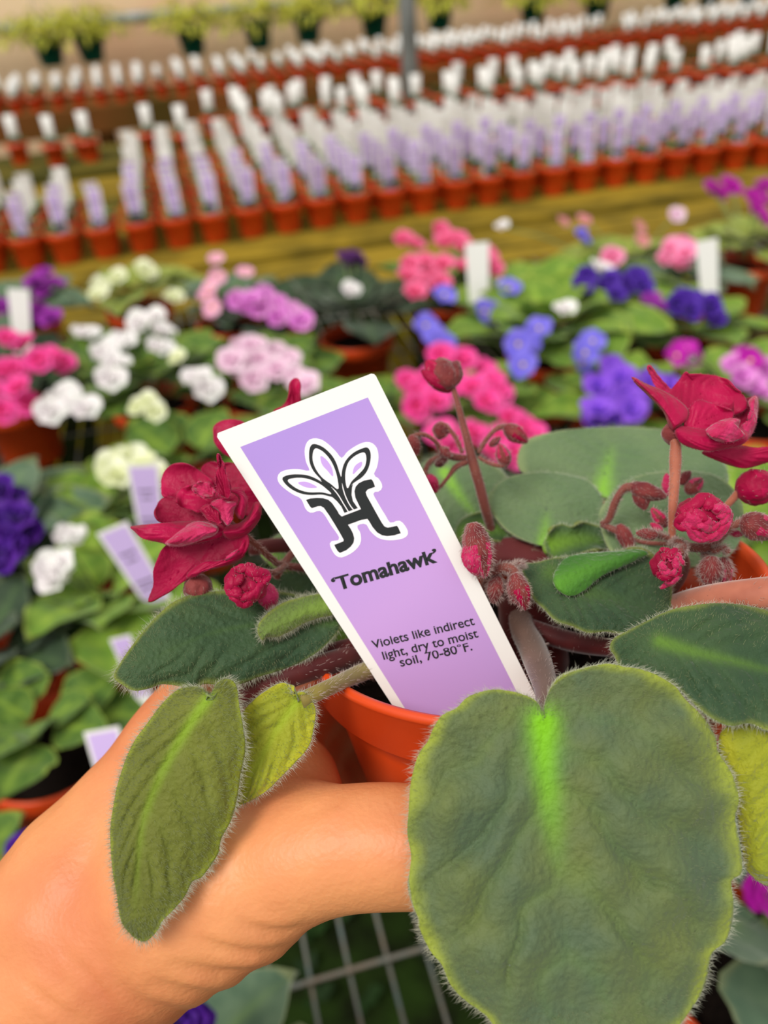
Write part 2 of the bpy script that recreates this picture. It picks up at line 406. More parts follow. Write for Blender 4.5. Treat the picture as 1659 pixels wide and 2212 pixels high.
# hanging baskets
M_gpot = mat('dark_green_plastic', (8, 74, 54), .5, .3)
M_yfol = mat('yellow_green_foliage', (222, 220, 92), .7, noise_c=(182, 188, 70), nscale=12, trans=.3)
def basketfol(seed):
    rd = random.Random(seed); q = MB()
    for k in range(300):
        a = rd.uniform(0, 2*PI); el = rd.uniform(-.25, 1.35); rr = rd.uniform(.08, .25)
        c = Vector((math.cos(a)*math.cos(el)*rr*1.25, math.sin(a)*math.cos(el)*rr, .16+math.sin(el)*rr*.62))
        vs, fs, _ = leafblade(rd.uniform(.04, .07), rd.uniform(.01, .018), .5, 3, 1)
        M3 = Matrix.Rotation(a+rd.uniform(-1, 1), 3, 'Z') @ Matrix.Rotation(-rd.uniform(-.8, .9), 3, 'Y')
        q.add([M3 @ v + c for v in vs], fs)
    return q.mesh('foliage', M_yfol)
BF = [basketfol(40+i) for i in range(3)]
q = MB(); q.lathe([(0, 0), (.062, 0), (.066, .01), (.09, .135), (.098, .135), (.098, .16), (.088, .16), (.08, .12), (0, .12)], 24); BP = q.mesh('pot', M_gpot)
q = MB()
for a in (0, 2.1, 4.2): q.tube([Vector((math.cos(a)*.096, math.sin(a)*.096, .155)), Vector((0, 0, .50))], .0022, 5)
q.tube([Vector((0, 0, .50)), Vector((0, 0, 1.5))], .003, 5); HG = q.mesh('hanger', M_steel)
hb = [(115, 128), (203, 120), (420, 105), (562, 92), (668, 78), (810, 68), (950, 52), (1150, 42), (1288, 30), (1455, 8), (1530, 2), (1615, 0)]
names = ['leftmost', 'second from left', 'third from left', 'fourth from left', 'fifth from left', 'sixth from left', 'just right of the steel post', 'eighth from left', 'ninth from left', 'tenth from left', 'eleventh from left', 'rightmost']
for k, (x, y) in enumerate(hb):
    c = OV(x, y+14, 4.85)
    e = empty('hanging_basket', c-Vector((0, 0, 0)), 'dark green pot of yellow-green foliage before the wall, '+names[k], 'hanging plant', 'baskets hanging before the back wall')
    ob('pot', BP, e); ob('foliage', BF[k % 3], e, rot=(0, 0, k*1.3)); ob('hanger', HG, e)
    e.scale = (.72, .72, .72) if k >= 9 else (.8, .8, .8)

# ------------------------------------------------------------------ flowering violets on the wire bench
def vleaf(seed, M, L_=.062, W_=.032):
    rd = random.Random(seed); q = MB()
    vs, fs, pig = leafblade(L_, W_, rd.uniform(.15, .4), 10, 6, .05)
    for i, v in enumerate(vs):
        v += Vector((0, 0, .004*noise.noise(v*60+Vector((seed, 0, 0)))))
    off = Vector((.045, 0, .022))
    d = me('leaf', [v+off for v in vs], fs, M); set_pig(d, pig)
    return d
pet_cache = {}
def flowermesh(M, double, seed):
    rd = random.Random(seed); q = MB()
    layers = [(5, .0175, .35, 0), (5, .0125, .8, .6)] if double else [(5, .0175, .22, 0)]
    if double: layers.append((4, .008, 1.15, .2))
    for (n, L_, el, ph) in layers:
        for k in range(n):
            a = ph+k*2*PI/n+rd.uniform(-.15, .15); l = L_*rd.uniform(.85, 1.15); w = l*.55
            vs = []; fs = []
            for i in range(5):
                u = i/4
                for j in range(-3, 4):
                    s = j/3; ww = w*(.35+.75*math.sin(PI*.62*u)) if u < 1 else w*.86
                    x_ = l*u*(1-.18*s*s*u); y_ = ww*s
                    vs.append(Vector((x_+.001, y_, .0016*math.sin(4*s+seed+k)*u+.25*abs(s)*w*u*.6)))
            for i in range(4):
                for j in range(6): fs.append((i*7+j, i*7+j+1, (i+1)*7+j+1, (i+1)*7+j))
            M3 = Matrix.Rotation(a, 3, 'Z') @ Matrix.Rotation(-el, 3, 'Y')
            q.add([M3 @ v for v in vs], fs)
    return q.mesh('flower', M)
q = MB()
for a in (0, 1.9, 4): q.lathe([(0, -.0005), (.0016, .0005), (.0018, .0018), (0, .003)], 8, 0, Vector((math.cos(a)*.0016, math.sin(a)*.0016, .0015)))
AM = q.mesh('stamen', mat('yellow_stamen', (240, 214, 60), .5))
FC = dict(
    hotpink=((246, 66, 160), (250, 100, 180)), magpur=((176, 58, 186), (150, 40, 160)), white=((248, 240, 244), (250, 250, 246)),
    cream=((236, 240, 190), (248, 250, 225)), palepink=((240, 160, 196), (248, 190, 216)), orchid=((226, 120, 220), (242, 170, 230)),
    blush=((244, 206, 230), (250, 226, 240)), plum=((120, 56, 140), (90, 40, 110)), coral=((240, 96, 150), (250, 124, 168)),
    blue=((110, 100, 226), (136, 124, 236)), violet=((164, 100, 240), (140, 84, 220)), indigo=((72, 34, 150), (92, 50, 180)),
    rose=((250, 140, 190), (252, 170, 206)), magenta=((208, 30, 190), (180, 20, 160)), deep=((70, 20, 140), (96, 36, 160)), dusty=((214, 120, 136), (226, 150, 160)))
FMAT = {k: mat('petal_'+k, a, .55, .25, sheen=.2, noise_c=b, nscale=60, trans=.2) for k, (a, b) in FC.items()}
LM = dict(
    mid=leafmat('mid_green_leaf', (68, 102, 34), (100, 130, 44), (134, 154, 58), (150, 180, 60), bump=0, sheen=.3),
    bright=leafmat('bright_green_leaf', (96, 134, 38), (124, 152, 50), (156, 174, 70), (170, 200, 70), bump=0, sheen=.3),
    dark=leafmat('dark_leaf', (38, 58, 38), (54, 74, 46), (86, 96, 66), (80, 110, 60), bump=0, sheen=.4),
    grey=leafmat('grey_green_leaf', (78, 104, 80), (96, 120, 92), (130, 140, 100), (110, 140, 80), bump=0, sheen=.5),
    olive=leafmat('olive_leaf', (128, 144, 56), (150, 160, 70), (180, 180, 90), (170, 190, 80), bump=0, sheen=.3))
LMS = {k: [vleaf(i*7+ord(k[0]), M) for i in range(3)] for k, M in LM.items()}
M_ped = mat('green_pedicel', (120, 140, 80), .6)
PM4 = potmesh('pot', .052, .088, M_pot, 32); SM4 = soilmesh(.052, .088)
fl_cache = {}
def violet(x, y, label, leaf, flowers, n=15, size=1.0, pot=True, z=BZ, zf=.16, group=None, crown=.09):
    """x, y: where the crown stands on the bench; flowers: (px, py, colour, scale, double)"""
    c = OP(x, y, z+crown); c.z = z
    e = empty('african_violet', c, label, 'potted plant', group or 'flowering violets on the wire bench')
    ob('pot', PM4, e); ob('soil', SM4, e)
    rd = random.Random(int(x*3+y))
    for k in range(n):
        ring = k/n; a = k*2.399+rd.uniform(-.3, .3)
        el = .12+ring*.75+rd.uniform(-.1, .1)
        o = ob('leaf', rd.choice(LMS[leaf]), e, (0, 0, .082+.012*ring), (rd.uniform(-.2, .2), -el, a))
        s_ = size*(1.12-.55*ring)*rd.uniform(.9, 1.1); o.scale = (s_, s_, s_)
    for (fx, fy, colr, sc, dbl) in flowers:
        w = OP(fx, fy, z+zf+rd.uniform(-.012, .012))-c
        key = (colr, dbl)
        if key not in fl_cache: fl_cache[key] = [flowermesh(FMAT[colr], dbl, i*11+len(fl_cache)) for i in range(2)]
        f = ob('flower', rd.choice(fl_cache[key]), e, w, (.55+rd.uniform(-.35, .35), rd.uniform(-.4, .4), rd.uniform(0, .6)))
        s_ = sc*.92; f.scale = (s_, s_, s_)
        if not dbl: ob('stamen', AM, f)
        top = w-Vector((0, 0, .002)); q = MB(); b0 = Vector((w.x*.12, w.y*.12, .088))
        mid = b0.lerp(top, .55)+Vector((0, 0, .015)); q.tube(cr([b0, mid, top], 8), .0012, 5); ob('pedicel', q.mesh('pedicel', M_ped), e)
    return e
def cl(pts, colr, sc=1.0, dbl=True, jit=0):
    return [(x, y, colr, sc, dbl) for x, y in pts]
violet(30, 860, 'violet with hot pink flowers and dark leaves at the left frame edge', 'dark', cl([(15, 735), (55, 745), (110, 775), (135, 785), (40, 840), (10, 800), (60, 875), (5, 890), (30, 800), (-15, 850), (85, 780)], 'hotpink', 1.0))
violet(55, 690, 'violet with magenta purple flowers at the upper left behind the hot pink one', 'grey', cl([(95, 595), (75, 610), (115, 615), (95, 625), (0, 665), (85, 680), (110, 690), (60, 672)], 'magpur', 1.0))
violet(330, 860, 'large violet with pure white flowers and broad green leaves left of the big printed tag', 'mid', cl([(185, 725), (200, 735), (240, 755), (250, 790), (240, 820), (225, 770), (300, 700), (335, 690), (350, 720), (345, 755), (265, 740), (425, 820), (445, 840)], 'white', 1.05)+cl([(130, 870), (110, 890), (150, 880), (185, 885), (145, 855)], 'white', 1.0)+cl([(300, 880), (335, 890), (320, 870), (385, 775)], 'cream', .7), n=18, size=1.25)
violet(300, 660, 'violet with creamy white flowers and yellow-green foliage behind the white one', 'olive', cl([(310, 580), (320, 590), (215, 620), (212, 640), (375, 645), (255, 600)], 'cream', .9))
violet(500, 690, 'violet with pale pink flowers before the wooden edge, left of centre', 'grey', cl([(468, 560), (455, 620), (448, 640), (460, 665), (530, 590), (470, 600)], 'palepink', .85, False))
violet(590, 720, 'violet with orchid pink flowers right of the pale pink one', 'dark', cl([(515, 650), (530, 670), (545, 650), (570, 640), (600, 660), (600, 685), (630, 680), (650, 695), (560, 670)], 'orchid', .95))
violet(570, 850, 'violet with blush lilac flowers directly above the crimson flower of the held plant', 'mid', cl([(500, 780), (520, 760), (545, 750), (560, 780), (530, 800), (590, 765), (620, 780), (600, 800), (640, 820), (660, 835), (545, 820)], 'blush', 1.0))
violet(770, 720, 'violet with a plum purple flower head and deep green leaves at the centre', 'dark', cl([(745, 560), (765, 555), (755, 575), (775, 570)], 'plum', .9)+cl([(757, 630)], 'white', .9), n=18, size=1.2)
violet(960, 640, 'violet with a full head of coral pink flowers near the wooden edge', 'mid', cl([(870, 520), (895, 530), (950, 500), (960, 525), (1000, 535), (985, 520), (885, 575), (915, 570), (935, 600), (900, 610), (895, 635), (1020, 570), (1050, 555), (1060, 580), (955, 575), (1000, 580), (880, 600), (950, 615)], 'coral', 1.0), n=14)
violet(1180, 760, 'violet with scattered small blue flowers over wide bright green leaves', 'bright', cl([(1045, 675), (1060, 680), (1140, 740), (1120, 745), (1165, 712), (1262, 765), (1255, 785), (1280, 740), (920, 705), (940, 730), (955, 745), (1100, 625), (960, 640), (1130, 790)], 'blue', .95, False)+cl([(1220, 670), (1095, 622)], 'white', .85), n=22, size=1.5)
violet(1010, 900, 'violet with hot pink ruffled flowers right behind the big printed tag', 'bright', cl([(880, 830), (900, 850), (950, 770), (1000, 780), (1040, 800), (1060, 830), (1020, 840), (980, 830), (900, 880), (1050, 870), (930, 820), (1075, 850), (940, 870), (1100, 910), (1130, 930), (1145, 945), (1080, 950), (1020, 940), (1060, 980), (950, 940), (980, 960), (1110, 980)], 'hotpink', 1.0), n=14)
violet(1340, 920, 'violet with light purple double flowers behind the grey-green leaves', 'bright', cl([(1290, 840), (1320, 800), (1340, 820), (1310, 860), (1350, 860), (1380, 850), (1290, 890), (1330, 890), (1360, 885), (1280, 910), (1400, 830), (1440, 840), (1310, 905)], 'violet', 1.0))
violet(1290, 680, 'violet with indigo flowers and one white bloom at upper right', 'mid', cl([(1265, 600), (1255, 620), (1320, 610), (1345, 620), (1330, 640), (1375, 600), (1385, 620), (1300, 625)], 'indigo', .95)+cl([(1297, 583)], 'white', 1.0))
violet(1500, 740, 'violet with indigo flowers growing behind the right crimson flower', 'bright', cl([(1480, 645), (1500, 655), (1490, 675), (1535, 665), (1545, 690), (1460, 660)], 'indigo', .95)+cl([(1405, 650), (1420, 665)], 'magpur', .8))
violet(1360, 600, 'violet with small dusty pink flowers near the wooden edge at right', 'olive', cl([(1215, 480), (1260, 475), (1380, 490), (1385, 520), (1320, 550), (1310, 565)], 'dusty', .75, False)+cl([(1255, 505), (1262, 520)], 'blue', .6)+cl([(1460, 465)], 'blush', .8)+cl([(1085, 490)], 'white', .7), n=16)
violet(1470, 640, 'violet with one big clear pink double bloom at upper right', 'grey', cl([(1450, 540), (1475, 530), (1480, 550), (1455, 560), (1465, 575), (1440, 565), (1320, 556)], 'rose', 1.0))
violet(1610, 560, 'violet with vivid magenta flowers at the upper right frame edge', 'olive', cl([(1535, 410), (1550, 420), (1570, 395), (1580, 405), (1640, 410), (1650, 440), (1630, 450), (1645, 470), (1655, 400), (1625, 430)], 'magenta', 1.0))
violet(1630, 900, 'violet with white-centred magenta flowers at the right edge behind the crimson flower', 'bright', cl([(1480, 755), (1490, 775), (1460, 770), (1610, 770), (1620, 780)], 'magenta', .8, False)+cl([(1600, 815), (1625, 830), (1640, 850), (1655, 800), (1590, 790)], 'orchid', .9)+cl([(1485, 768)], 'white', .5))
violet(10, 1230, 'violet with deep indigo flowers and grey leaves at the lower left edge', 'grey', cl([(0, 1060), (15, 1080), (25, 1145), (50, 1150), (5, 1170), (25, 1180), (40, 1120), (-10, 1120), (0, 1200)], 'deep', 1.05), n=18, size=1.25)
violet(260, 1140, 'bright green violet with creamy double flowers left of the crimson flower', 'bright', cl([(240, 1010), (265, 1000), (290, 995), (310, 1010), (330, 1030), (255, 1030), (300, 1030)], 'cream', .95)+cl([(145, 1155), (170, 1160)], 'white', .6), n=16, size=.95)
violet(250, 1330, 'bright green violet with one round white bloom at its left, above the wrist', 'bright', cl([(105, 1230), (125, 1240), (130, 1222), (115, 1250)], 'white', .9)+cl([(130, 1165)], 'white', .4), n=16, size=1.0)
violet(110, 1610, 'dark leaved violet with curled pale leaf margins beside the wrist', 'mid', [], n=11, size=.7, crown=.085)
violet(-10, 1450, 'dark grey-green violet without flowers at the left edge', 'dark', [], n=15, size=.95)
violet(-140, 2000, 'violet with blue-violet bloom mostly hidden beyond the forearm', 'mid', cl([(62, 1838), (80, 1832)], 'deep', .7), n=8, size=.8)
violet(400, 2420, 'grey-green violet with a round leaf showing below the wrist', 'grey', cl([(395, 2206), (410, 2212), (380, 2215)], 'deep', .7), n=9, size=.8)
violet(1640, 2080, 'grey-green violet below the large leaf at the lower right corner', 'grey', cl([(1650, 1925), (1665, 1940)], 'magenta', .7), n=14, size=1.3)
violet(1100, 1130, 'deep green violet partly hidden behind the held plant', 'dark', [], n=12)
violet(1560, 1180, 'bright leaved violet partly hidden behind the right side of the held pot', 'bright', [], n=14, size=1.2)
violet(420, 1050, 'deep green violet between the white and crimson flowers', 'mid', [], n=14, size=1.1)
violet(740, 960, 'green violet mostly hidden by the large printed tag', 'mid', [], n=12)

def midtag(x, y, z, d, sc, lilac, label, yaw=0, leany=0, lean=-.25):
    hh = Matrix.Rotation(leany, 3, 'Y') @ Vector((0, 0, .0575*sc)); hh = Matrix.Rotation(lean, 3, 'X') @ hh
    t = ob('plant_tag', TM_l if lilac else TM_w, None, OP(x, y, z)-hh, (lean, leany, yaw)); t.scale = (sc, sc, sc)
    return tag(t, label, 'plant tag', 'tags standing among the violets')
midtag(1033, 605, .92, 0, .8, False, 'white tag standing in the coral pink violet')
midtag(45, 695, .92, 0, .7, False, 'white tag among the magenta purple flowers at far left', leany=.15)
midtag(1530, 590, .92, 0, .7, False, 'white tag at upper right beside the clear pink bloom', leany=-.12)
midtag(322, 1100, .90, 0, .72, True, 'lilac tag below the creamy flowers, upper of two near the crimson bloom', lean=-.2, leany=.05)
midtag(300, 1235, .90, 0, .72, True, 'tilted lilac tag just left of the crimson flower, lower of two', lean=-.2, leany=-.35)
midtag(246, 1690, .88, 0, .6, True, 'lilac tag peeking out from behind the forearm', lean=-.5, leany=-.15)
midtag(284, 1440, .88, 0, .42, True, 'pale tag behind the tip of the dark hairy leaf', lean=-.3, leany=-.2)

# ================================================================== THE HELD PLANT
PC = CAM + FW*0  # pot rim centre from the fitted circle
PC = CAM + Vector((.03077762, .14499511, -.12623129))
PN = Vector((-.09007773, .25248034, .96340006)).normalized()
RR = .052
E1 = PN.cross(Vector((0, 1, 0))).normalized(); E2 = PN.cross(E1)
def POT(a, r, h): return PC + (E1*math.cos(a)+E2*math.sin(a))*r - PN*h
H = empty('potted_african_violet', PC-PN*.085, 'held terracotta pot with a crimson flowered violet and large hairy leaves', 'potted plant'); HO = H.location.copy()
def hob(name, vs, fs, mats, parent=None, smooth=True, pig=None, midx=None, label=None):
    d = me(name, rel(vs, HO), fs, mats, smooth, midx)
    if pig: set_pig(d, pig)
    o = ob(name, d, parent or H)
    if label: o['label'] = label
    return o
# pot
prof = [(0, .086), (.036, .086), (.038, .084), (.0475, .0175), (.0478, .0125), (.0505, .0118), (.0515, .0108), (.0518, .0015), (.0526, .0008), (.0526, -.0002), (.0518, -.0008), (.0508, -.0004), (.0503, .002), (.0498, .011), (.0465, .0125), (.0462, .018), (.0445, .030)]
vs = []; fs = []; n = 160
for r, h in prof:
    for k in range(n): vs.append(POT(2*PI*k/n, r, h))
for i in range(len(prof)-1):
    for k in range(n):
        k2 = (k+1) % n; fs.append((i*n+k, i*n+k2, (i+1)*n+k2, (i+1)*n+k))
po = hob('pot', vs, fs, M_pot)
vs = []; fs = []; n = 60
for i in range(13):
    r = .0455*(1-i/12)
    for k in range(n):
        p = POT(2*PI*k/n, r, .021); vs.append(p+PN*(.0025*noise.noise(p*180)+.0012*noise.noise(p*700)))
for i in range(12):
    for k in range(n):
        k2 = (k+1) % n; fs.append((i*n+k, i*n+k2, (i+1)*n+k2, (i+1)*n+k))
hob('soil', vs, fs, M_soil)

rng = random.Random(5)
def hairs(items, rad=.000032, seg=2):
    """items: (base, direction, length, bend vector)"""
    vs = []; fs = []
    for b, d, l, bend in items:
        a = d.cross(FW)
        if a.length < 1e-4: a = d.cross(RT)
        a = a.normalized(); c = d.cross(a).normalized(); n0 = len(vs)
        mid = b+d*(l*.5)+bend*(l*.12); tip = b+d*l+bend*(l*.45)
        for p, r in ((b, rad*1.25), (mid, rad)):
            for k in range(3):
                an = k*2.094; vs.append(p+a*(math.cos(an)*r)+c*(math.sin(an)*r))
        vs.append(tip)
        for k in range(3):
            k2 = (k+1) % 3; fs.append((n0+k, n0+k2, n0+3+k2, n0+3+k)); fs.append((n0+3+k, n0+3+k2, n0+6))
    return vs, fs

def blade(name, outline, rib, depth, M, U=None, N=150, T=16, thick=.0008, cup=0.0, quilt=0.0, nv=6, ruffle=0.0, rfreq=18, wav=0.0,
          cren=0.0, ribw=22, ribfall=1.0, ribamp=1.0, hair=0, shair=0, hl=.0014, label=None, parent=None, off=None, sc=1, edge=1.6, hairmat=None, smoothout=True, haird=None):
    """leaf or petal; outline and rib give its silhouette seen from the viewpoint, depth(x,y)->metres from the lens"""
    if off: outline = [(off[0]+x/sc, off[1]+y/sc) for x, y in outline]; rib = [(off[0]+x/sc, off[1]+y/sc) for x, y in rib]
    o2 = cr([(x, y, 0) for x, y in outline], N, True)
    rb = cr([(x, y, 0) for x, y in rib], 40)
    cx = sum(p.x for p in o2)/N; cy = sum(p.y for p in o2)/N
    span = max((p-Vector((cx, cy, 0))).length for p in o2)
    seed = Vector((cx*.01, cy*.013, 0))
    if cren:
        o3 = []
        for i, p in enumerate(o2):
            t = (o2[(i+1) % N]-o2[i-1]).normalized(); nn = Vector((t.y, -t.x, 0))
            if nn.dot(p-Vector((cx, cy, 0))) < 0: nn = -nn
            o3.append(p+nn*(cren*(abs(math.sin(i*PI*cr_n/N))-.5+.5*noise.noise(seed+p*.03))))
        o2 = o3
    ch = rb[-1]-rb[0]; L2 = ch.length_squared
    if not callable(depth):
        d0, gx, gy = depth; dfun = lambda x, y: d0+gx*(x-cx)+gy*(y-cy)
    else: dfun = depth
    V = []; pig = []; us = []
    for i, p in enumerate(o2):
        u = (p-rb[0]).dot(ch)/L2; u = max(0.0, min(1.0, u)); u = u*.96
        us.append(u)
    # smooth feet
    for _ in range(3): us = [(us[i-1]+us[i]*2+us[(i+1) % N])/4 for i in range(N)]
    for k in range(T+1):
        t = (k/T)**.9
        for i, p in enumerate(o2):
            fk = us[i]*39 if k else round(us[i]*39); i0 = int(fk); ft = rb[i0].lerp(rb[min(39, i0+1)], fk-i0)
            q = ft.lerp(p, t)
            dist = (q-ft).length
            d = dfun(q.x, q.y)
            d += cup*t*t
            side = 1 if (ch.x*(q-rb[0]).y-ch.y*(q-rb[0]).x) > 0 else -1
            ph = us[i]*nv - t*2.3 + .5*noise.noise(Vector((q.x*.009, q.y*.009, seed.y)))
            if quilt: d -= quilt*max(0, min(1, us[i]*5-.1))*max(0, min(1, (.93-us[i])*6))*(abs(math.sin(PI*ph))**.7)*math.sin(PI*min(1, t*1.02))
            if ruffle: d += ruffle*t**3*math.sin(i/N*2*PI*rfreq+2*noise.noise(seed+p*.01))
            if wav: d += wav*noise.noise(Vector((q.x*.012, q.y*.012, seed.x)))*(.3+t)
            V.append(P(q.x, q.y, d))
            vein = math.exp(-((ph-round(ph))*5.5)**2)*.05*(1-t)
            pig.append((t**edge, min(1, ribamp*math.exp(-(dist/(ribw*(1.15-us[i]*.8)))**2)*max(0, 1-us[i]*ribfall)+vein*ribamp), 0))
    F = []
    for k in range(T):
        for i in range(N):
            j = (i+1) % N; F.append((k*N+i, k*N+j, (k+1)*N+j, (k+1)*N+i))
    d = me(name, rel(V, HO), F, [M, U or M]); set_pig(d, pig)
    bm = bmesh.new(); bm.from_mesh(d); bmesh.ops.remove_doubles(bm, verts=bm.verts, dist=1e-6)
    bmesh.ops.recalc_face_normals(bm, faces=bm.faces)
    s_ = sum(f.normal.dot(FW)*f.calc_area() for f in bm.faces)
    if s_ > 0: bmesh.ops.reverse_faces(bm, faces=bm.faces)
    bm.to_mesh(d); bm.free()
    o = ob(name, d, parent or H)
    if label: o['label'] = label
    so = o.modifiers.new('solid', 'SOLIDIFY'); so.thickness = thick; so.offset = -1; so.material_offset = 1; so.material_offset_rim = 0
    items = []; nedge = 0
    if hair:
        for i in range(N):
            for _ in range(max(1, int(hair*.7))):
                j = (i+1) % N; w = rng.random(); k0 = T*N
                b = V[k0+i].lerp(V[k0+j], w); inn = V[(T-2)*N+i].lerp(V[(T-2)*N+j], w)
                dr = (b-inn).normalized()+Vector((rng.gauss(0, .35), rng.gauss(0, .35), rng.gauss(0, .35)))-FW*.35*rng.random()
                if haird: dr += haird
                items.append((b, dr.normalized(), hl*rng.uniform(.4, 1.5), Vector((rng.gauss(0, .6), rng.gauss(0, .6), -.4))))
    nedge = len(items)
    if shair:
        for _ in range(shair):
            k = rng.randrange(2, T); i = rng.randrange(N)
            if rng.random() > (k/T): continue
            a, b_, c_ = V[k*N+i], V[k*N+(i+1) % N], V[(k+1)*N+i]
            nn = (b_-a).cross(c_-a)
            if nn.length < 1e-14: continue
            nn.normalize(); nn = -nn if nn.dot(FW) > 0 else nn
            b = a+(b_-a)*rng.random()+(c_-a)*rng.random()
            tn = (c_-a).normalized()
            dr = nn*.8+tn*rng.uniform(-.1, .9)+Vector((rng.gauss(0, .3), rng.gauss(0, .3), rng.gauss(0, .3)))
            items.append((b, dr.normalized(), hl*rng.uniform(.3, .8), tn*.6))
    if items:
        hv, hf = hairs(items, .00002 if hairmat is None else .00003); hd = me('hair', rel(hv, HO), hf, [hairmat or M_hair, M_hair_s], True, [0]*(6*nedge)+[1]*(6*(len(items)-nedge)))
        ho = ob('hair', hd, o); ho['kind'] = 'stuff'
    return o
cr_n = 11
def stalk(name, pts, M, n=12, parent=None, hair=0, hl=.0012, label=None, flat=1, cnt=28):
    """pts (x, y, depth, radius_px)"""
    w = cr([(P(x, y, d)) for x, y, d, r in pts], cnt)
    rr = cr([(i, r*d/FPX, 0) for i, (x, y, d, r) in enumerate(pts)], cnt); rr = [max(1e-5, q.y) for q in rr]
    vs, fs = tube(w, rr, n, True, flat)
    o = hob(name, vs, fs, M, parent, label=label)
    if hair:
        it = []
        for _ in range(hair):
            i = rng.randrange(len(w)-1); p = w[i].lerp(w[i+1], rng.random()); t = (w[i+1]-w[i]).normalized()
            dr = Vector((rng.gauss(0, 1), rng.gauss(0, 1), rng.gauss(0, 1))); dr -= t*dr.dot(t)
            if dr.length < 1e-5: continue
            dr.normalize(); it.append((p+dr*rr[i]*.95, (dr+t*.3).normalized(), hl*rng.uniform(.4, 1), t))
        hv, hf = hairs(it); ho = ob('hair', me('hair', rel(hv, HO), hf, M_hair_r), o if (parent is None) else parent); ho['kind'] = 'stuff'
    return o

# ---------------- leaves
# big leaf in front
O_big = [(1172, 1537), (1160, 1516), (1130, 1500), (1085, 1490), (1048, 1492), (1010, 1506), (985, 1530), (955, 1545), (935, 1575), (925, 1600), (905, 1628), (893, 1665), (886, 1700), (882, 1760), (880, 1800), (888, 1850), (884, 1900), (893, 1955), (905, 1985), (908, 2010), (930, 2055), (955, 2085), (975, 2130), (1010, 2165), (1050, 2195), (1090, 2240), (1200, 2290), (1330, 2290), (1440, 2240), (1500, 2170), (1525, 2120), (1538, 2060), (1570, 2030), (1585, 1965), (1580, 1905), (1602, 1885), (1600, 1830), (1588, 1770), (1596, 1725), (1580, 1670), (1552, 1625), (1545, 1590), (1520, 1550), (1480, 1510), (1455, 1480), (1400, 1450), (1350, 1440), (1310, 1434), (1260, 1444), (1215, 1460), (1190, 1485), (1178, 1515)]
blade('leaf', O_big, [(1174, 1560), (1178, 1660), (1195, 1790), (1212, 1930), (1225, 2060), (1235, 2200)], lambda x, y: .1400-(y-1500)*.000009+((x-1240)/360)**2*.0020, M_leaf_big, M_under, N=330, T=46, thick=.0011, quilt=.0022, nv=4, wav=.0018, ribw=30, ribfall=1.9, ribamp=1.1, hair=9, shair=6500, hl=.00125, label='broad grey-green leaf with a lime midrib and yellowish scalloped edge', edge=1.9)
stalk('petiole', [(1128, 1270, .197, 22), (1125, 1345, .187, 26), (1150, 1400, .176, 30), (1175, 1470, .158, 31), (1180, 1530, .144, 26), (1176, 1556, .1405, 18)], mat('grey_brown_petiole', (112, 82, 70), .6, sheen=.4, noise_c=(92, 66, 56)), hair=500)
# lower right leaf, partly out of frame
blade('leaf', [(1552, 1600), (1565, 1572), (1600, 1560), (1650, 1566), (1720, 1600), (1760, 1700), (1760, 1850), (1710, 1930), (1659, 1915), (1632, 1900), (1608, 1872), (1601, 1830), (1590, 1760), (1570, 1690), (1555, 1640)], [(1700, 1575), (1680, 1700), (1650, 1890)], (.1435, .00001, .000004), M_leaf_yel, M_under_g, N=140, T=18, cup=.003, quilt=.0008, hair=5, shair=800, hl=.0012, edge=1.2, label='yellow-green leaf at the lower right, partly outside the frame')
# right leaf
blade('leaf', [(1330, 1420), (1318, 1398), (1325, 1380), (1345, 1368), (1390, 1345), (1430, 1325), (1470, 1312), (1540, 1303), (1600, 1306), (1660, 1318), (1760, 1350), (1820, 1430), (1800, 1530), (1720, 1585), (1659, 1577), (1620, 1562), (1580, 1568), (1540, 1552), (1500, 1520), (1455, 1478), (1400, 1460), (1345, 1452)], [(1425, 1385), (1500, 1408), (1600, 1432), (1780, 1480)], lambda x, y: .1515-(y-1300)*.00005+(x-1500)*.000004, M_leaf_dark, M_under, N=200, T=26, cup=.001, quilt=.0009, wav=.0012, ribw=14, ribfall=.9, ribamp=.6, hair=6, shair=2600, hl=.0012, label='dark green leaf with a curved lime midrib at right')
# petiole pink
stalk('petiole', [(1330, 1345, .195, 20), (1420, 1328, .183, 28), (1500, 1306, .168, 34), (1600, 1290, .157, 38), (1740, 1278, .153, 38), (1860, 1300, .151, 34), (1930, 1370, .152, 28), (1900, 1450, .154, 18)], M_stalk_p, hair=500)
# central leaf
blade('leaf', [(1128, 1222), (1160, 1215), (1200, 1205), (1260, 1200), (1330, 1190), (1380, 1180), (1420, 1205), (1448, 1255), (1450, 1300), (1440, 1335), (1425, 1356), (1385, 1360), (1345, 1368), (1310, 1364), (1270, 1366), (1235, 1352), (1200, 1340), (1175, 1315), (1150, 1290), (1138, 1255)], [(1190, 1235), (1260, 1272), (1330, 1295), (1420, 1320)], lambda x, y: .1785-(y-1200)*.00009+abs(x-1290)*.000006, M_leaf_dark, M_under, N=200, T=24, quilt=.0009, wav=.0014, ribw=20, ribfall=1.3, ribamp=.35, hair=7, shair=1800, hl=.0012, label='rounded dark green leaf with yellow edge below the right flower cluster')
blade('leaf', [(1195, 1258), (1200, 1232), (1222, 1205), (1260, 1195), (1330, 1190), (1375, 1186), (1400, 1196), (1350, 1222), (1300, 1245), (1265, 1275), (1235, 1288), (1208, 1278)], [(1205, 1262), (1280, 1225), (1370, 1196)], lambda x, y: .1735-(y-1200)*.00006, leafmat('violet_leaf_fresh_green', (54, 104, 34), (70, 128, 40), (80, 120, 50), (90, 150, 40), .8, 1.1), M_under, N=100, T=12, cup=.0015, wav=.001, hair=2, hl=.001, label='fresh green young leaf tucked on the rounded dark leaf')
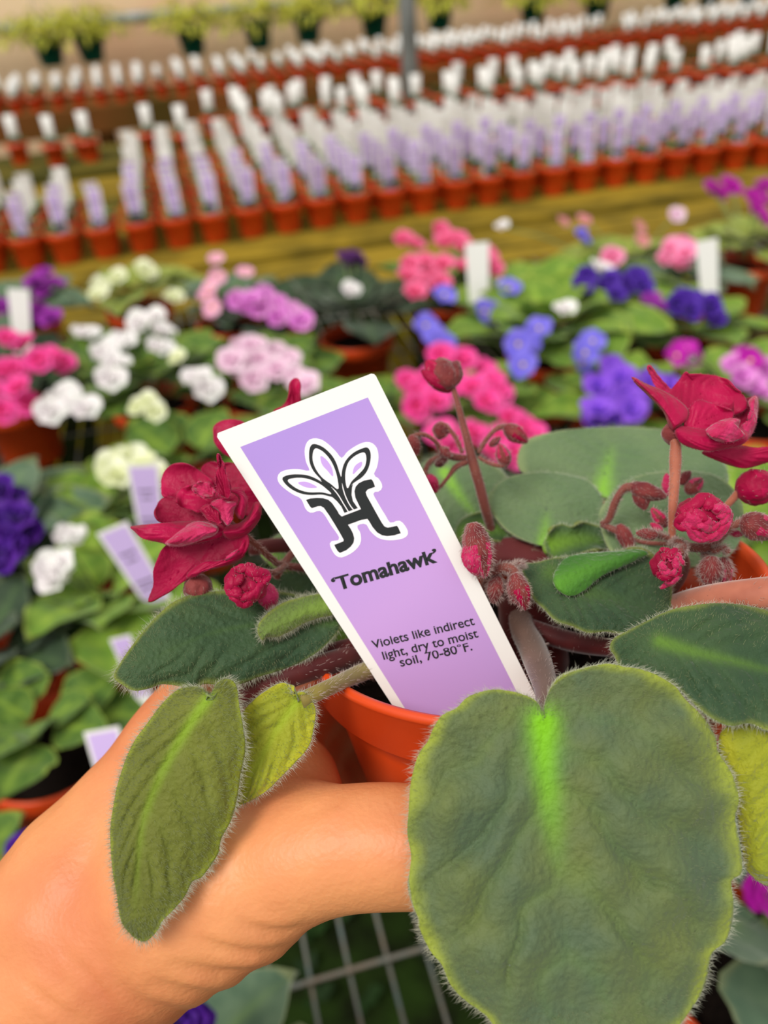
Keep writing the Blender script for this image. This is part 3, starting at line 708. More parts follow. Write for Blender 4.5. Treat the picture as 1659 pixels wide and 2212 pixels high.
# ruffled pair behind
blade('leaf', [(1178, 1170), (1195, 1140), (1215, 1132), (1235, 1138), (1260, 1128), (1290, 1135), (1320, 1145), (1345, 1170), (1352, 1185), (1320, 1186), (1280, 1186), (1240, 1200), (1205, 1205), (1185, 1195)], [(1190, 1178), (1260, 1165), (1335, 1178)], (.196, 0, -.00008), M_leaf_dark, M_under, N=120, T=12, cup=-.002, ruffle=.0012, rfreq=7, hair=5, hl=.001, label='small dark green leaf with wavy margin')
blade('leaf', [(1050, 1190), (1070, 1165), (1120, 1160), (1160, 1165), (1185, 1180), (1190, 1200), (1240, 1205), (1300, 1190), (1345, 1188), (1300, 1205), (1240, 1215), (1205, 1235), (1160, 1225), (1110, 1225), (1060, 1215)], [(1060, 1195), (1180, 1205), (1320, 1195)], (.199, 0, -.00005), M_under, M_under, N=120, T=10, cup=.002, ruffle=.0012, rfreq=6, hair=4, hl=.0012, label='maroon underside of a curled leaf')
blade('leaf', [(985, 1150), (995, 1125), (1030, 1108), (1070, 1108), (1110, 1125), (1120, 1150), (1130, 1165), (1160, 1168), (1190, 1190), (1130, 1182), (1075, 1168), (1030, 1170), (1000, 1168)], [(1010, 1155), (1070, 1140), (1150, 1172)], (.203, 0, -.00006), M_leaf_dark, M_under, N=120, T=12, ruffle=.001, rfreq=6, hair=5, hl=.0012, label='small dark green leaf behind the drooping buds')
# back leaves
blade('leaf', [(1055, 1085), (1070, 1050), (1110, 1028), (1170, 1020), (1230, 1026), (1275, 1042), (1300, 1075), (1302, 1120), (1290, 1160), (1240, 1170), (1180, 1180), (1120, 1160), (1080, 1130)], [(1175, 1178), (1182, 1100), (1190, 1045)], (.205, 0, -.0001), M_leaf_far, M_under, N=120, T=16, quilt=.0004, wav=.002, ribw=13, ribfall=1.6, hair=5, hl=.0013, label='silvery green leaf in front of the tall back leaf')
blade('leaf', [(1118, 985), (1140, 950), (1200, 932), (1280, 924), (1360, 922), (1440, 930), (1500, 945), (1540, 965), (1570, 1010), (1560, 1060), (1440, 1090), (1300, 1070), (1200, 1040), (1130, 1020)], [(1300, 1066), (1312, 1010), (1325, 940)], (.222, 0, -.0001), M_leaf_far, M_under, N=130, T=16, quilt=.0005, wav=.002, ribw=18, ribfall=1.1, ribamp=1.2, hair=5, hl=.0015, label='tall back leaf, silvery green with lime midrib')
blade('leaf', [(1295, 1120), (1310, 1080), (1350, 1040), (1420, 1020), (1500, 1018), (1560, 1035), (1600, 1080), (1606, 1130), (1590, 1182), (1540, 1215), (1440, 1225), (1330, 1200)], [(1450, 1200), (1460, 1120), (1480, 1040)], (.193, 0, -.00008), M_leaf_far, M_under, N=120, T=14, quilt=.0004, wav=.002, ribw=12, ribfall=1.5, ribamp=.3, hair=4, hl=.0014, label='silvery green leaf behind the right flower cluster')
blade('leaf', [(905, 1010), (950, 985), (1020, 985), (1080, 1010), (1110, 1060), (1100, 1120), (1060, 1165), (1000, 1180), (930, 1130), (890, 1070)], [(960, 1020), (1000, 1080), (1060, 1150)], (.222, 0, -.0001), M_leaf_far, M_under, N=110, T=14, quilt=.0004, wav=.002, ribw=12, ribfall=.8, hair=4, hl=.0014, label='silvery green leaf behind the tall bud stalk')
blade('leaf', [(560, 1190), (585, 1165), (620, 1150), (660, 1170), (720, 1230), (700, 1300), (640, 1260), (590, 1225)], [(570, 1195), (700, 1290)], (.205, 0, -.00006), M_leaf_far, M_under, N=90, T=10, hair=3, hl=.0013, label='pale green leaf mostly behind the printed tag')
blade('leaf', [(530, 1290), (590, 1240), (660, 1225), (760, 1260), (820, 1330), (800, 1410), (700, 1440), (600, 1400)], [(780, 1400), (560, 1290)], (.192, 0, -.00006), M_leaf_dark, M_under, N=100, T=12, hair=2, hl=.0013, label='shaded dark leaf behind the printed tag')
# left dark leaf
blade('leaf', [(246, 1462), (258, 1435), (285, 1395), (330, 1340), (375, 1300), (430, 1280), (500, 1275), (580, 1275), (660, 1290), (715, 1320), (735, 1350), (720, 1375), (690, 1405), (650, 1430), (600, 1450), (560, 1462), (520, 1478), (480, 1480), (440, 1478), (420, 1492), (395, 1484), (350, 1478), (320, 1488), (290, 1492), (265, 1480)], [(725, 1345), (600, 1345), (450, 1370), (290, 1440)], lambda x, y: .160+(x-250)*.00002-(y-1380)*.00005+((y-1380)/110)**2*.0015, M_leaf_dark, M_under, N=240, T=26, cup=.001, quilt=.0007, wav=.0012, ribw=8, ribamp=.2, hair=8, shair=3000, hl=.0013, label='long dark green hairy leaf at left, below the crimson flower')
blade('leaf', [(556, 1365), (560, 1345), (580, 1322), (610, 1302), (650, 1290), (690, 1282), (730, 1285), (750, 1310), (720, 1328), (690, 1335), (660, 1345), (630, 1362), (600, 1376), (578, 1376), (566, 1384)], [(740, 1300), (650, 1325), (570, 1368)], (.1668, .00003, -.00003), leafmat('violet_leaf_mossy', (92, 112, 52), (108, 130, 60), (140, 150, 60), (130, 160, 60), .7, 1.), M_under_g, N=130, T=14, cup=.0012, hair=10, shair=1300, hl=.0012, label='small curled hairy leaf tip emerging left of the printed tag')
# long drooping left leaf
blade('leaf', [(455, 1500), (468, 1476), (490, 1466), (510, 1480), (518, 1530), (527, 1580), (530, 1622), (520, 1670), (513, 1720), (500, 1770), (478, 1812), (472, 1842), (455, 1870), (435, 1895), (415, 1905), (400, 1935), (375, 1965), (350, 1990), (340, 2010), (315, 2033), (290, 2025), (262, 1990), (252, 1930), (243, 1880), (238, 1800), (245, 1740), (258, 1680), (285, 1610), (320, 1560), (355, 1515), (390, 1487), (430, 1484)], [(452, 1505), (400, 1580), (345, 1680), (305, 1800), (290, 2000)], lambda x, y: .1475-(y-1500)*.00001+((x-(450-(y-1500)*.28))/120)**2*.0014, M_leaf_long, M_under_g, N=280, T=30, thick=.0009, cup=.0006, quilt=.0008, nv=6, wav=.0014, ribw=12, ribfall=1.0, ribamp=.7, hair=10, shair=6500, hl=.0014, edge=2, label='long drooping olive green leaf over the wrist')
# yellow small leaf
blade('leaf', [(505, 1745), (498, 1700), (490, 1650), (500, 1590), (520, 1545), (545, 1515), (575, 1492), (605, 1476), (625, 1480), (632, 1500), (655, 1495), (672, 1510), (682, 1535), (678, 1570), (668, 1610), (640, 1645), (605, 1680), (580, 1705), (545, 1728), (520, 1738)], [(640, 1518), (590, 1590), (515, 1735)], (.1535, 0, -.00001), M_leaf_yel, M_under_g, N=180, T=20, quilt=.0008, nv=4, wav=.0012, ribw=10, ribamp=.5, hair=8, shair=1500, hl=.0011, label='small yellow-green leaf between the drooping leaf and the pot')
stalk('petiole', [(648, 1514, .155, 18), (700, 1490, .158, 18), (760, 1462, .167, 20), (830, 1435, .177, 21), (900, 1420, .188, 19)], M_stalk_y, hair=600)
stalk('petiole', [(430, 1560, .170, 26), (520, 1500, .169, 28), (620, 1462, .168, 26), (720, 1430, .172, 25), (830, 1395, .182, 24), (960, 1370, .19, 20)], M_stalk_d, hair=300)
stalk('petiole', [(560, 1452, .176, 18), (640, 1430, .174, 18), (760, 1395, .176, 18), (880, 1375, .185, 16)], M_stalk_d, hair=200)
stalk('petiole', [(540, 1185, .2, 16), (640, 1180, .198, 17), (760, 1230, .196, 16)], M_stalk_d)
stalk('petiole', [(1180, 1310, .19, 16), (1100, 1330, .19, 18)], M_stalk_d)
stalk('petiole', [(1120, 1350, .188, 22), (1230, 1385, .182, 22), (1340, 1400, .172, 20), (1430, 1388, .162, 16)], M_stalk_d, hair=150)
# crown where the petioles meet
vs, fs = tube(cr([POT(0, 0, .022), POT(0, 0, .012), POT(0, .001, .002), POT(0, .001, -.004)], 10), [.008, .0085, .008, .0075, .007, .0065, .006, .0055, .004, .0015], 14)
hob('crown', vs, fs, M_stalk_d)

# ---------------- flower pieces
def petal(outline, rib, depth, M=None, off=None, sc=1, parent=None, **k):
    a = dict(N=90, T=12, thick=.0004, wav=.0022, cup=-.0006, ruffle=.0006, rfreq=5, hair=2, hl=.0004, hairmat=M_petal_b, quilt=.0003, nv=4); a.update(k)
    return blade('petal', outline, rib, depth, M or M_petal, M_petal_b, off=off, sc=sc, parent=parent, **a)
def flower_root(x, y, d, label):
    # the calyx of the flower carries its petals
    b = P(x, y, d); vs = []; fs = []
    n = 12
    for i in range(7):
        t = i/6; r = .0026*math.sin(PI*(.12+.8*t))
        for k in range(n): vs.append(b+RT*math.cos(k*2*PI/n)*r+UP*(t*.005-.0025)+FW*math.sin(k*2*PI/n)*r)
    for i in range(6):
        for k in range(n): fs.append((i*n+k, i*n+(k+1) % n, (i+1)*n+(k+1) % n, (i+1)*n+k))
    fs += [tuple(range(n))[::-1], tuple(range(6*n, 7*n))]
    return hob('flower', vs, fs, M_sepal, label=label)
o5 = (240, 860); s5 = 3.19
FL = flower_root(495, 1150, .174, 'large ruffled crimson flower left of the printed tag')
def p5(o, r, d, **k): return petal(o, r, d, off=o5, sc=s5, parent=FL, **k)
p5([(620, 490), (680, 440), (760, 455), (850, 450), (910, 500), (980, 620), (1040, 720), (1000, 800), (900, 800), (780, 700), (660, 600)], [(850, 760), (720, 500)], (.178, 0, -.00002), M=M_petal_d)
p5([(345, 560), (370, 500), (420, 460), (500, 455), (580, 480), (650, 530), (720, 600), (790, 700), (780, 800), (660, 790), (520, 740), (400, 690), (350, 660), (345, 600)], [(770, 790), (560, 620), (420, 540)], (.175, .00001, -.00002), ruffle=.001)
p5([(305, 780), (330, 710), (380, 680), (450, 690), (600, 740), (740, 830), (770, 900), (600, 920), (450, 900), (360, 860), (320, 830)], [(760, 890), (500, 790), (340, 760)], (.1725, 0, -.00003), M=M_petal_d)
p5([(450, 680), (480, 625), (540, 610), (620, 570), (690, 590), (720, 640), (790, 690), (820, 780), (760, 850), (650, 800), (560, 770), (480, 750)], [(790, 830), (640, 690), (500, 660)], (.1700, 0, -.00002), ruffle=.0012, rfreq=6)
p5([(255, 1400), (290, 1290), (290, 1190), (320, 1110), (370, 1020), (500, 960), (700, 920), (860, 900), (940, 950), (935, 1030), (880, 1100), (760, 1140), (640, 1170), (540, 1240), (430, 1310), (340, 1360)], [(800, 930), (600, 1080), (330, 1330)], (.1705, -.00001, -.00001), M=M_petal_d, ruffle=.001)
p5([(520, 1240), (540, 1190), (640, 1130), (780, 1110), (870, 1060), (900, 980), (940, 960), (930, 1060), (880, 1120), (780, 1160), (660, 1190), (580, 1230)], [(560, 1210), (740, 1140), (910, 1020)], (.1675, 0, 0), cup=.0015)
p5([(130, 890), (170, 878), (330, 862), (470, 850), (600, 850), (720, 850), (790, 890), (780, 940), (700, 975), (560, 1010), (420, 1025), (350, 1000), (220, 968), (160, 920)], [(770, 910), (500, 920), (170, 900)], (.1670, .00001, -.00004), cup=.002, ruffle=.001, N=120)
p5([(370, 1000), (400, 960), (500, 890), (580, 850), (680, 860), (740, 890), (720, 940), (620, 980), (500, 1020), (420, 1022)], [(720, 910), (560, 930), (400, 1000)], (.1645, 0, -.00003), M=M_petal_b, cup=.003)
p5([(760, 915), (800, 880), (880, 860), (950, 800), (990, 720), (1035, 730), (1030, 820), (980, 900), (910, 960), (830, 975), (775, 950)], [(780, 925), (900, 900), (1015, 760)], (.1660, 0, 0), cup=.002)
p5([(800, 640), (850, 615), (900, 630), (940, 690), (935, 760), (910, 830), (870, 820), (850, 760), (880, 700), (850, 660)], [(815, 640), (900, 680), (890, 810)], (.1640, 0, 0), cup=.0015)
p5([(690, 720), (740, 695), (800, 710), (860, 720), (850, 770), (830, 850), (800, 880), (760, 830), (720, 770)], [(800, 870), (770, 730)], (.1635, 0, 0), M=M_petal_b, cup=.0015, ruffle=.001, rfreq=5)
p5([(620, 760), (660, 735), (720, 760), (760, 830), (740, 870), (680, 850), (640, 810)], [(740, 860), (650, 760)], (.1640, 0, 0), cup=.0015)
p5([(740, 395), (752, 405), (790, 520), (820, 640), (800, 690), (745, 660), (722, 560), (730, 480), (745, 470)], [(790, 680), (742, 400)], (.1625, 0, 0), hair=3, M=M_petal_d)
p5([(560, 610), (600, 585), (660, 580), (700, 610), (700, 670), (650, 680), (600, 660)], [(700, 670), (590, 610)], (.1655, 0, 0), M=M_petal_b)
# flower behind the tag
FB = flower_root(640, 960, .192, 'crimson flower peeking over the upper left corner of the printed tag')
petal([(461, 940), (462, 920), (485, 907), (520, 910), (570, 940), (640, 960), (600, 1010), (540, 1000), (490, 985), (466, 960)], [(630, 970), (475, 925)], (.188, 0, 0), parent=FB)
petal([(590, 895), (612, 875), (626, 850), (628, 826), (636, 817), (647, 822), (646, 855), (655, 900), (670, 960), (630, 965)], [(650, 950), (637, 822)], (.19, 0, 0), parent=FB)
# right top flower
o3 = (1280, 780); s3 = 4.253
FR = flower_root(1455, 935, .172, 'upright crimson flower at right with cupped petals')
def p3(o, r, d, **k): return petal(o, r, d, off=o3, sc=s3, parent=FR, **k)
p3([(515, 50), (545, 80), (600, 150), (660, 210), (730, 280), (740, 330), (640, 300), (570, 220), (535, 140)], [(720, 310), (520, 60)], (.177, 0, 0), M=M_petal_b, ruffle=0)
p3([(715, 300), (740, 240), (790, 180), (850, 105), (880, 125), (1000, 120), (1140, 135), (1240, 180), (1310, 260), (1400, 330), (1420, 420), (1300, 500), (1100, 560), (880, 560), (760, 450)], [(830, 520), (1000, 300), (1180, 170)], (.1755, 0, -.00003), N=120)
p3([(1290, 390), (1340, 310), (1420, 340), (1500, 315), (1525, 380), (1515, 470), (1490, 600), (1430, 700), (1330, 680), (1260, 560)], [(1300, 640), (1420, 400)], (.176, 0, 0), M=M_petal_d)
p3([(1430, 370), (1500, 318), (1525, 380), (1518, 480), (1498, 600), (1440, 700), (1380, 680), (1350, 610), (1430, 540), (1455, 460)], [(1400, 650), (1490, 340)], (.1715, 0, 0), M=M_petal_b, cup=.0015)
p3([(870, 500), (910, 410), (980, 362), (1060, 375), (1150, 410), (1230, 440), (1295, 470), (1270, 540), (1180, 620), (1050, 680), (920, 660), (860, 600)], [(880, 620), (1180, 480)], (.1705, 0, -.00003), hair=3)
p3([(1000, 840), (1150, 790), (1350, 775), (1500, 795), (1640, 790), (1740, 830), (1700, 900), (1600, 935), (1420, 985), (1280, 965), (1120, 905)], [(1010, 840), (1350, 860), (1700, 850)], (.174, 0, 0), cup=.001)
p3([(755, 640), (790, 600), (860, 595), (950, 620), (1050, 630), (1130, 600), (1200, 545), (1290, 525), (1355, 545), (1350, 600), (1440, 680), (1380, 765), (1250, 800), (1100, 825), (950, 810), (830, 765), (770, 700)], [(790, 650), (1050, 740), (1380, 700)], (.1665, 0, -.00002), hair=3, cup=.002, N=120)
p3([(1040, 640), (1090, 590), (1190, 540), (1290, 525), (1358, 545), (1345, 610), (1400, 680), (1300, 740), (1160, 740), (1080, 700)], [(1100, 700), (1300, 560)], (.1635, 0, -.00002), M=M_petal_b, cup=.0015, wav=.003)
p3([(358, 148), (400, 155), (480, 200), (600, 250), (720, 310), (820, 380), (880, 450), (870, 530), (790, 600), (740, 640), (700, 590), (660, 490), (620, 430), (500, 310), (400, 215)], [(760, 590), (600, 360), (370, 155)], (.1675, 0, -.00001), cup=.0018, ruffle=.0002, N=110)
def stk(pts, M=M_stalk, name='flower_stalk', **k): return stalk(name, [(o3[0]+x/s3, o3[1]+y/s3, d, r/s3) for x, y, d, r in pts], M, **k)
ST = stk([(720, 520, .172, 14), (725, 640, .171, 40), (760, 760, .171, 56), (762, 860, .171, 48), (755, 1100, .172, 45), (735, 1400, .173, 38), (730, 1640, .175, 34)], M_stalk_p, hair=260, hl=.0007)
stk([(730, 1600, .175, 34), (800, 1720, .18, 36), (860, 1900, .186, 34), (700, 2150, .196, 34), (300, 2350, .2, 34)])
stk([(820, 1700, .176, 30), (900, 1710, .173, 42), (1080, 1710, .171, 42), (1180, 1620, .171, 34), (1280, 1520, .171, 34), (1400, 1470, .171, 40)], hair=400)
stk([(1080, 1720, .172, 30), (1120, 1740, .170, 30), (1200, 1715, .169, 26), (1250, 1760, .169, 30)], hair=500)
stk([(1010, 1760, .173, 22), (1060, 1800, .171, 26), (1100, 1850, .17, 30)], hair=300)
stk([(730, 1650, .175, 24), (640, 1610, .174, 30), (540, 1580, .172, 26)], hair=300)
stk([(1100, 1450, .182, 26), (1230, 1330, .18, 32), (1340, 1210, .178, 36), (1420, 1120, .176, 50)], M_stalk_p, hair=60, hl=.0006)
stk([(80, 1500, .188, 26), (150, 1450, .187, 34), (210, 1290, .185, 36), (290, 1170, .184, 34), (380, 1160, .183, 48)], hair=200)
stk([(80, 1500, .188, 26), (300, 1600, .186, 34), (360, 1680, .186, 30)], hair=120)
stk([(100, 1500, .19, 24), (400, 1650, .19, 22), (700, 1680, .185, 22)])
stk([(720, 1700, .174, 20), (780, 1660, .170, 30), (840, 1700, .168, 34), (800, 1760, .166, 40)], hair=700, hl=.0012)

def bud(x0, y0, x1, y1, w, d, M=M_sepal, M2=None, hair=250, hl=.0009, prof=None, ridges=5, d1=None, twist=.6, label=None, rough=.1, parent=None, name='bud'):
    """closed bud from its base (x0,y0) to its tip (x1,y1), w = half width in px"""
    a = P(x0, y0, d); b = P(x1, y1, d1 or d); t = (b-a); L_ = t.length; t.normalize()
    e1 = t.cross(FW).normalized(); e2 = t.cross(e1).normalized(); W_ = w*d/FPX; n = 40; m_ = 26
    vs = []; mi = []
    for i in range(m_+1):
        u = i/m_
        r = (math.sin(PI*min(1, u*.94+.04))**.62)*(1-.30*u) if prof is None else prof(u)
        for k in range(n):
            an = 2*PI*k/n+twist*u
            rr = W_*r*(1+.13*(abs(math.sin(ridges*an/2))**.6-.6)*min(1, u*3)+rough*noise.noise(Vector((math.cos(an)*2+x0*.1, math.sin(an)*2, u*4)))+.5*rough*noise.noise(Vector((math.cos(an)*6+x0*.1, math.sin(an)*6, u*11))))
            vs.append(a+t*(u*L_)+e1*(math.cos(an)*rr)+e2*(math.sin(an)*rr))
    fs = []
    for i in range(m_):
        for k in range(n):
            k2 = (k+1) % n; fs.append((i*n+k, i*n+k2, (i+1)*n+k2, (i+1)*n+k))
            mi.append(1 if (M2 and (abs(math.sin(ridges*(2*PI*k/n+twist*i/m_)/2)) > .75 and i > m_*.35)) else 0)
    fs += [tuple(range(n))[::-1], tuple(range(m_*n, (m_+1)*n))]; mi += [0, 0]
    o = hob(name, vs, fs, [M, M2 or M], parent, midx=mi, label=label)
    if hair:
        it = []
        for _ in range(hair):
            i = rng.randrange(m_); k = rng.randrange(n); p = vs[i*n+k]; c = a+t*(i/m_*L_)
            dr = (p-c)
            if dr.length < 1e-6: continue
            dr.normalize(); it.append((p, (dr+t*rng.uniform(-.2, .6)+Vector((rng.gauss(0, .2), rng.gauss(0, .2), rng.gauss(0, .2)))).normalized(), hl*rng.uniform(.4, 1.1), t))
        hv, hf = hairs(it, .000026); ho = ob('hair', me('hair', rel(hv, HO), hf, M_hair_r), o); ho['kind'] = 'stuff'
    return o
def b3(x0, y0, x1, y1, w, d, **k): return bud(o3[0]+x0/s3, o3[1]+y0/s3, o3[0]+x1/s3, o3[1]+y1/s3, w/s3, d, **k)
def crumple(x, y, d, rx, ry, seed, M=M_petal_b, label=None, nl=11):
    """half-open double flower: a dark heart wrapped by thick curled petal folds"""
    rd = random.Random(seed); c = P(x, y, d); s_ = d/FPX
    vs = []; fs = []; n, m_ = 28, 18
    for i in range(m_+1):
        th = PI*i/m_
        for k in range(n):
            ph = 2*PI*k/n; v = Vector((math.sin(th)*math.cos(ph), math.cos(th), math.sin(th)*math.sin(ph)))
            r = .80*(1+.18*noise.noise(v*2.4+Vector((seed, 0, 0))))
            vs.append(c+RT*(v.x*rx*s_*r)+UP*(v.y*ry*s_*r)+FW*(v.z*rx*s_*r*.8))
    for i in range(m_):
        for k in range(n):
            k2 = (k+1) % n; fs.append((i*n+k, i*n+k2, (i+1)*n+k2, (i+1)*n+k))
    root = hob('flower', vs, fs, M_petal_d, label=label)
    it = []
    for j in range(nl):
        a0 = rd.uniform(0, 2*PI); rr0 = rd.uniform(.25, .86); arc = rd.uniform(1.1, 2.6); tilt = rd.uniform(-.4, .4); pts = []
        for q in range(11):
            an = a0+arc*(q/10-.5); rr = rr0*(1+.12*math.sin(q*.9+j)); front = -math.sqrt(max(0.02, 1-rr*rr*.9))*.82
            pts.append(c+RT*(math.cos(an)*rr*rx*s_)+UP*(math.sin(an)*rr*ry*s_)+FW*(front*rx*s_*.8+.0003*math.sin(q+j)))
        rad = [rx*s_*(.06+.15*math.sin(PI*(q+.6)/11.2)) for q in range(11)]
        v2, f2 = tube(cr(pts, 22), [rad[min(10, int(q/2))]*.5+rad[min(10, int((q+1)/2))]*.5 for q in range(22)], 12, True, .75)
        v2 = [v+Vector((noise.noise(v*2600), noise.noise(v*2600+Vector((9, 0, 0))), noise.noise(v*2600+Vector((0, 9, 0)))))*.00022 for v in v2]
        hob('petal', v2, f2, M if j % 3 else M_petal, root)
        for _ in range(26):
            v = rd.choice(v2); it.append((v, (v-c).normalized()+Vector((rd.gauss(0, .3), rd.gauss(0, .3), rd.gauss(0, .3))), .0005*rd.uniform(.5, 1.2), UP))
    hv, hf = hairs(it, .00002); ho = ob('hair', me('hair', rel(hv, HO), hf, M_hair_r), root); ho['kind'] = 'stuff'
    return root
crumple(1514, 1114, .166, 66, 52, 3, nl=17, label='crumpled half-open crimson bloom in the right cluster')
crumple(1439, 1222, .163, 42, 40, 8, nl=12, label='tightly rolled crimson bloom at the bottom of the right cluster')
crumple(533, 1262, .165, 60, 52, 21, M=M_petal, nl=15, label='crumpled dark red bloom under the large left flower')
b3(540, 1700, 700, 1830, 0, .163, hair=0) if False else None
b3(620, 2090, 830, 1960, 34, .163, M=M_petal_b, hair=40, name='petal')
b3(1370, 1450, 1680, 1600, 150, .170, M=M_sepal, M2=M_petal_b, label='plump closed bud at the right frame edge')
b3(1330, 1200, 1700, 1100, 190, .177, M=M_petal_d, M2=M_petal, hair=60, label='dark crimson side bud touching the right frame edge')
b3(340, 1150, 680, 1250, 95, .183, M=M_sepal, hair=120)
b3(420, 1140, 480, 1370, 90, .184, M=M_sepal, hair=60)
b3(240, 1500, 380, 1780, 78, .186, M=M_sepal, hair=100)
b3(380, 1780, 285, 1770, 34, .186, M=M_sepal, hair=30)
b3(600, 1600, 400, 1580, 62, .171, M=M_sepal, hair=260)
b3(680, 1520, 540, 1350, 70, .179, M=M_sepal, M2=M_petal_b, hair=120)
b3(640, 1560, 530, 1490, 40, .178, M=M_petal_b, hair=60)
b3(700, 1240, 680, 1030, 62, .187, M=M_petal_b, hair=60)
b3(860, 1210, 1010, 1080, 86, .187, M=M_sepal, M2=M_petal_b, hair=120)
b3(800, 1130, 900, 1010, 60, .188, M=M_sepal, hair=60)
b3(1100, 1790, 1060, 2080, 115, .169, M=M_sepal, hair=500, hl=.0012)
b3(1200, 1800, 1210, 2080, 90, .171, M=M_sepal, M2=M_petal_b, hair=500, hl=.0012)
b3(1060, 1860, 960, 1980, 60, .172, M=M_sepal, hair=200)
b3(1240, 1560, 1380, 1600, 40, .174, M=M_petal_b, hair=100)
# tall bud stalk behind the tag
o4 = (860, 750); s4 = 3.75
def st4(pts, M=M_stalk, **k): return stalk('flower_stalk', [(o4[0]+x/s4, o4[1]+y/s4, d, r/s4) for x, y, d, r in pts], M, **k)
def b4(x0, y0, x1, y1, w, d, **k): return bud(o4[0]+x0/s4, o4[1]+y0/s4, o4[0]+x1/s4, o4[1]+y1/s4, w/s4, d, **k)
st4([(440, 310, .198, 22), (480, 450, .198, 26), (560, 750, .198, 32), (610, 950, .198, 42), (660, 1120, .199, 42), (700, 1280, .200, 40), (760, 1500, .205, 36)], hair=150, hl=.0007)
st4([(580, 900, .199, 24), (450, 890, .197, 30), (360, 850, .195, 26), (300, 760, .193, 16), (200, 705, .192, 16), (100, 730, .191, 22)], hair=150)
st4([(520, 860, .2, 15), (470, 740, .2, 16), (390, 640, .2, 18), (330, 620, .2, 20)], hair=100)
st4([(650, 860, .2, 16), (720, 740, .2, 18), (800, 660, .2, 18), (880, 640, .2, 22)], hair=100)
st4([(650, 890, .198, 16), (740, 940, .197, 16), (830, 960, .196, 18), (880, 950, .196, 20)], hair=60)
st4([(560, 930, .198, 22), (470, 970, .197, 24), (400, 1060, .196, 16), (330, 1140, .195, 15), (240, 1180, .195, 14)], hair=100)
st4([(360, 880, .196, 22), (260, 930, .195, 22), (220, 1010, .195, 20), (250, 1060, .195, 20)], hair=200)
b4(430, 330, 330, 90, 125, .197, M=M_sepal, hair=80, d1=.199)
b4(440, 350, 230, 110, 118, .199, M=M_petal_d, M2=M_petal, hair=20)
b4(400, 330, 480, 110, 95, .198, M=M_sepal, hair=60)
b4(400, 330, 190, 190, 70, .1975, M=M_petal_d, hair=20)
b4(860, 640, 1050, 770, 78, .199, M=M_sepal, M2=M_petal_d, hair=90)
b4(880, 960, 820, 780, 66, .196, M=M_sepal, M2=M_petal_b, hair=90)
b4(360, 610, 330, 750, 80, .201, M=M_sepal, hair=80)
b4(110, 710, 150, 880, 62, .191, M=M_sepal, hair=80)
b4(250, 1030, 310, 1180, 58, .194, M=M_petal_b, hair=60)
b4(340, 810, 420, 900, 50, .194, M=M_sepal, hair=120)
b4(300, 960, 400, 900, 40, .194, M=M_stalk_d, hair=120)
b4(740, 800, 830, 730, 35, .197, M=M_sepal, hair=60)
# drooping buds right of the tag
st4([(700, 1960, .176, 30), (760, 1840, .172, 34), (840, 1790, .170, 40), (920, 1800, .169, 42), (960, 1880, .168, 46)], hair=700)
st4([(900, 1790, .170, 26), (960, 1760, .171, 26), (1020, 1760, .172, 18)], hair=300)
b4(600, 1420, 700, 1870, 130, .1665, M=M_sepal, M2=M_petal_b, hair=650, hl=.0013, label='pointed hairy bud beside the edge of the printed tag')
b4(560, 1600, 640, 1850, 90, .1655, M=M_petal_b, hair=100)
b4(940, 1830, 1035, 2130, 96, .167, M=M_sepal, M2=M_petal_d, hair=450, label='drooping crimson tipped bud')
b4(960, 1840, 940, 2080, 80, .168, M=M_sepal, hair=200)
b4(810, 1850, 770, 2080, 82, .171, M=M_sepal, hair=500, hl=.0012)
# stalks of the left flowers
st5 = lambda pts, **k: stalk('flower_stalk', [(o5[0]+x/s5, o5[1]+y/s5, d, r/s5) for x, y, d, r in pts], M_stalk, **k)
st5([(930, 950, .173, 22), (1020, 1030, .176, 24), (1110, 1110, .180, 24), (1180, 1150, .184, 28), (1400, 1180, .19, 28)], hair=200)
st5([(1140, 1230, .18, 26), (1180, 1160, .184, 28), (1260, 1060, .188, 26), (1400, 950, .194, 24)], hair=100)
st5([(1000, 1180, .172, 20), (1120, 1200, .178, 22), (1200, 1150, .184, 20)], hair=60)
bud(430, 1240, 425, 1310, 36, .172, M=M_sepal, hair=80)
bud(575, 1260, 585, 1325, 26, .171, M=M_petal_b, hair=80)

# ================================================================== THE TAG
tTL, tTR, tBL = P(468, 939, .166), P(808, 808, .1665), P(852, 1530, .1700)
tn = (tTR-tTL).cross(tBL-tTL).normalized()
if tn.dot(FW) > 0: tn = -tn      # towards the lens
def OT(x, y, lift=0):
    r = ray(x, y); k = (tTL-CAM).dot(tn)/r.dot(tn); return CAM+r*k+tn*lift
TG = empty('printed_plant_tag', OT(985, 1560), 'large lilac and white printed tag standing in the held pot', 'plant tag'); TO = TG.location.copy()
def slab(name, quad, lift, th, M, label=None, n=1):
    a = [OT(x, y, lift) for x, y in quad]; b = [v-tn*th for v in a]; k = len(a)
    fs = [tuple(range(k)), tuple(range(k, 2*k))[::-1]]+[(i, i+k, (i+1) % k+k, (i+1) % k) for i in range(k)]
    d = me(name, rel(a+b, TO), fs, M, False); bm = bmesh.new(); bm.from_mesh(d); bmesh.ops.recalc_face_normals(bm, faces=bm.faces); bm.to_mesh(d); bm.free()
    o = ob(name, d, TG)
    if label: o['label'] = label
    return o
def lerp2(a, b, t): return (a[0]+(b[0]-a[0])*t, a[1]+(b[1]-a[1])*t)
LB = lerp2((468, 939), (852, 1530), 1.10); RB = lerp2((808, 808), (1158, 1505), 1.20)
card = slab('card', [(470, 936), (474, 934), (802, 807), (808, 808), (812, 812), RB, LB, (469, 944)], 0, .0006, M_card, 'white card with bevelled edges')
